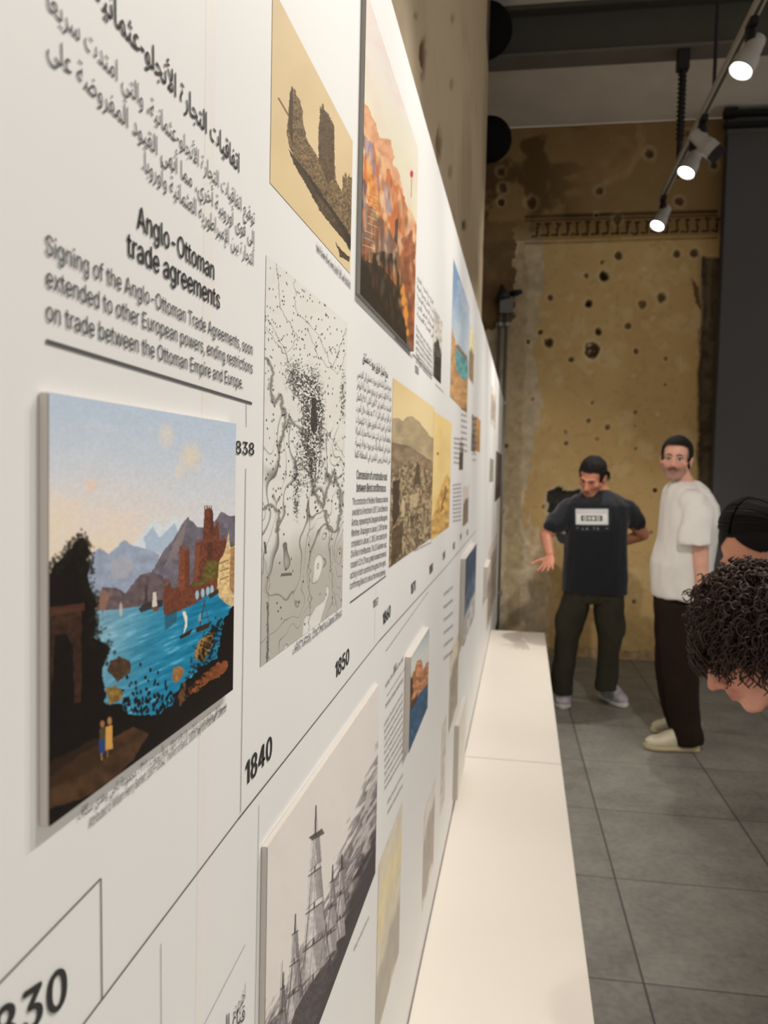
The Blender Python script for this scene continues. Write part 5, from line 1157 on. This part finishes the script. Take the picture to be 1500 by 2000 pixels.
    for s in (-1, 1): limb(bm, [hip + Vector((0, s * .08, -.02)), Vector((1.33, hip.y + s * .11, .50)), Vector((1.36, hip.y + s * .12, .07))], [.12, .085, .07])
    cap(bm, hip + Vector((0, -.06, 0)), .12, hip + Vector((0, .06, 0)), .12); shade_cloth('trousers', bm, mat('dark_denim', (36, 38, 44), rough=.9), P, .012, 5, .008, 8, (1, 1, .6), 6)
    for s in (-1, 1): shoe(P, (1.18, hip.y + s * .13, 0), (1.44, hip.y + s * .12, 0), .11, .10, mat('black_shoe', (24, 24, 24), rough=.5), mat('white_sole'))
curly()

# ---- the person behind, straight dark hair parted in the middle
def parted():
    y = 2.12; n = Vector((-.62, -.55, -.56)).normalized(); up = Vector((-.35, -.25, .9))
    M = head_matrix((0, 0, 0), n, up, 1.0); c = J(1436, 1084, y) - M @ Vector((-.012, .083, .05)); M = head_matrix(c, n, up, 1.0)
    hip = Vector((1.46, 2.36, .94)); base = Vector((1.48, 2.36, 0))
    P = thing('person', base, 'person with straight black hair parted in the middle, bowed forehead showing above the curly head', 'person')
    bm = bmesh.new(); head_prims(bm, M)
    sc = Vector((c.x + .27, 2.27, c.z - .10)); cap(bm, M @ Vector((0, -.035, -.06)), .05, sc, .058)
    s1, s2 = sc + Vector((.03, -.16, -.04)), sc + Vector((.05, .16, -.04)); cap(bm, s1, .05, s2, .05); limb(bm, [sc, (sc + hip) / 2, hip], [.10, .11, .115])
    for s, sh in ((-1, s1), (1, s2)):
        e = sh + Vector((.10, s * .05, -.27)); wv = e + Vector((-.08, s * .03, -.22)); limb(bm, [sh, e, wv], [.048, .04, .028]); hand(bm, wv, (-.1, 0, -1), (-1, 0, 0), -s, .25, .05, .93)
        limb(bm, [hip + Vector((0, s * .08, 0)), Vector((1.49, hip.y + s * .10, .5)), Vector((1.50, hip.y + s * .11, .09))], [.08, .058, .038])
    skin('body', bm, M, P, (206, 146, 122), .006, 3, 0, seed=7); eyes(M, P, closed=True)
    HM = mat('straight_black_hair', (17, 14, 13), rough=.7, spec=.18); bmb = bmesh.new(); ell(bmb, (0, -.018, .036), (.079, .098, .089), None, 120); ell(bmb, (0, -.05, -.03), (.072, .055, .09), None, 24)
    for f in [f for f in bmb.faces if (lambda q: q.y > .03 and q.z < .088 - 1.1 * max(0, abs(q.x) - .012))(f.calc_center_median())]: bmb.faces.remove(f)
    bmesh.ops.transform(bmb, matrix=M, verts=bmb.verts); h = bm_obj('hair', bmb, HM, P, True)
    rg = random.Random(9); bm = bmesh.new()
    for s in (-1, 1):
        for k in range(190):
            t = rg.random(); pa = math.radians(38 + t * 110)     # along the parting, hairline to crown
            r = 1.02 + rg.random() * .06; pts = []
            y0, z0 = math.cos(pa), math.sin(pa)
            for i in range(14):
                q = i / 13; an = q * math.radians(112); x = s * (.0025 + .084 * math.sin(an)); yy = -.018 + .100 * (y0 * math.cos(an) * .9 - .25 * math.sin(an) * (1 - t)) ; zz = .036 + .091 * (z0 * math.cos(an)) - max(0, q - .8) * .16
                if an > 1.2: x *= 1 + .05 * rg.random()
                pts.append(M @ (Vector((x * r, -.018 + (yy + .018) * r, .036 + (zz - .036) * r)) + Vector((0, rg.gauss(0, .0006), 0))))
            pts += [pts[-1] + Vector((.004, .0, -.03)), pts[-1] + Vector((.012, .006, -.075))]
            tube(bm, pts, [.0030 * (1 - .5 * i / 15) for i in range(16)], 4, False)
    bm_obj('strands', bm, HM, h, True)
    bm = bmesh.new(); cap(bm, s1, .07, s2, .07); limb(bm, [sc, (sc + hip) / 2, hip], [.10, .14, .14])
    for s, sh in ((-1, s1), (1, s2)): limb(bm, [sh, sh + Vector((.10, s * .05, -.27)), sh + Vector((.02, s * .08, -.47))], [.07, .058, .045])
    shade_cloth('jumper', bm, mat('dark_grey_knit', (40, 40, 42), rough=.95), P, .012, 5, .008, 8, (1, 1, 1), 13)
    bm = bmesh.new()
    for s in (-1, 1): limb(bm, [hip + Vector((0, s * .08, 0)), Vector((1.49, hip.y + s * .10, .5)), Vector((1.50, hip.y + s * .11, .07))], [.115, .08, .065])
    cap(bm, hip + Vector((0, -.06, 0)), .115, hip + Vector((0, .06, 0)), .115); shade_cloth('trousers', bm, mat('black_cloth', (28, 28, 30), rough=.9), P, .012, 5, .008, 8, (1, 1, .6), 16)
    for s in (-1, 1): shoe(P, (1.33, hip.y + s * .12, 0), (1.57, hip.y + s * .11, 0), .10, .095, mat('black_shoe', (24, 24, 24), rough=.5), mat('white_sole'))
parted()
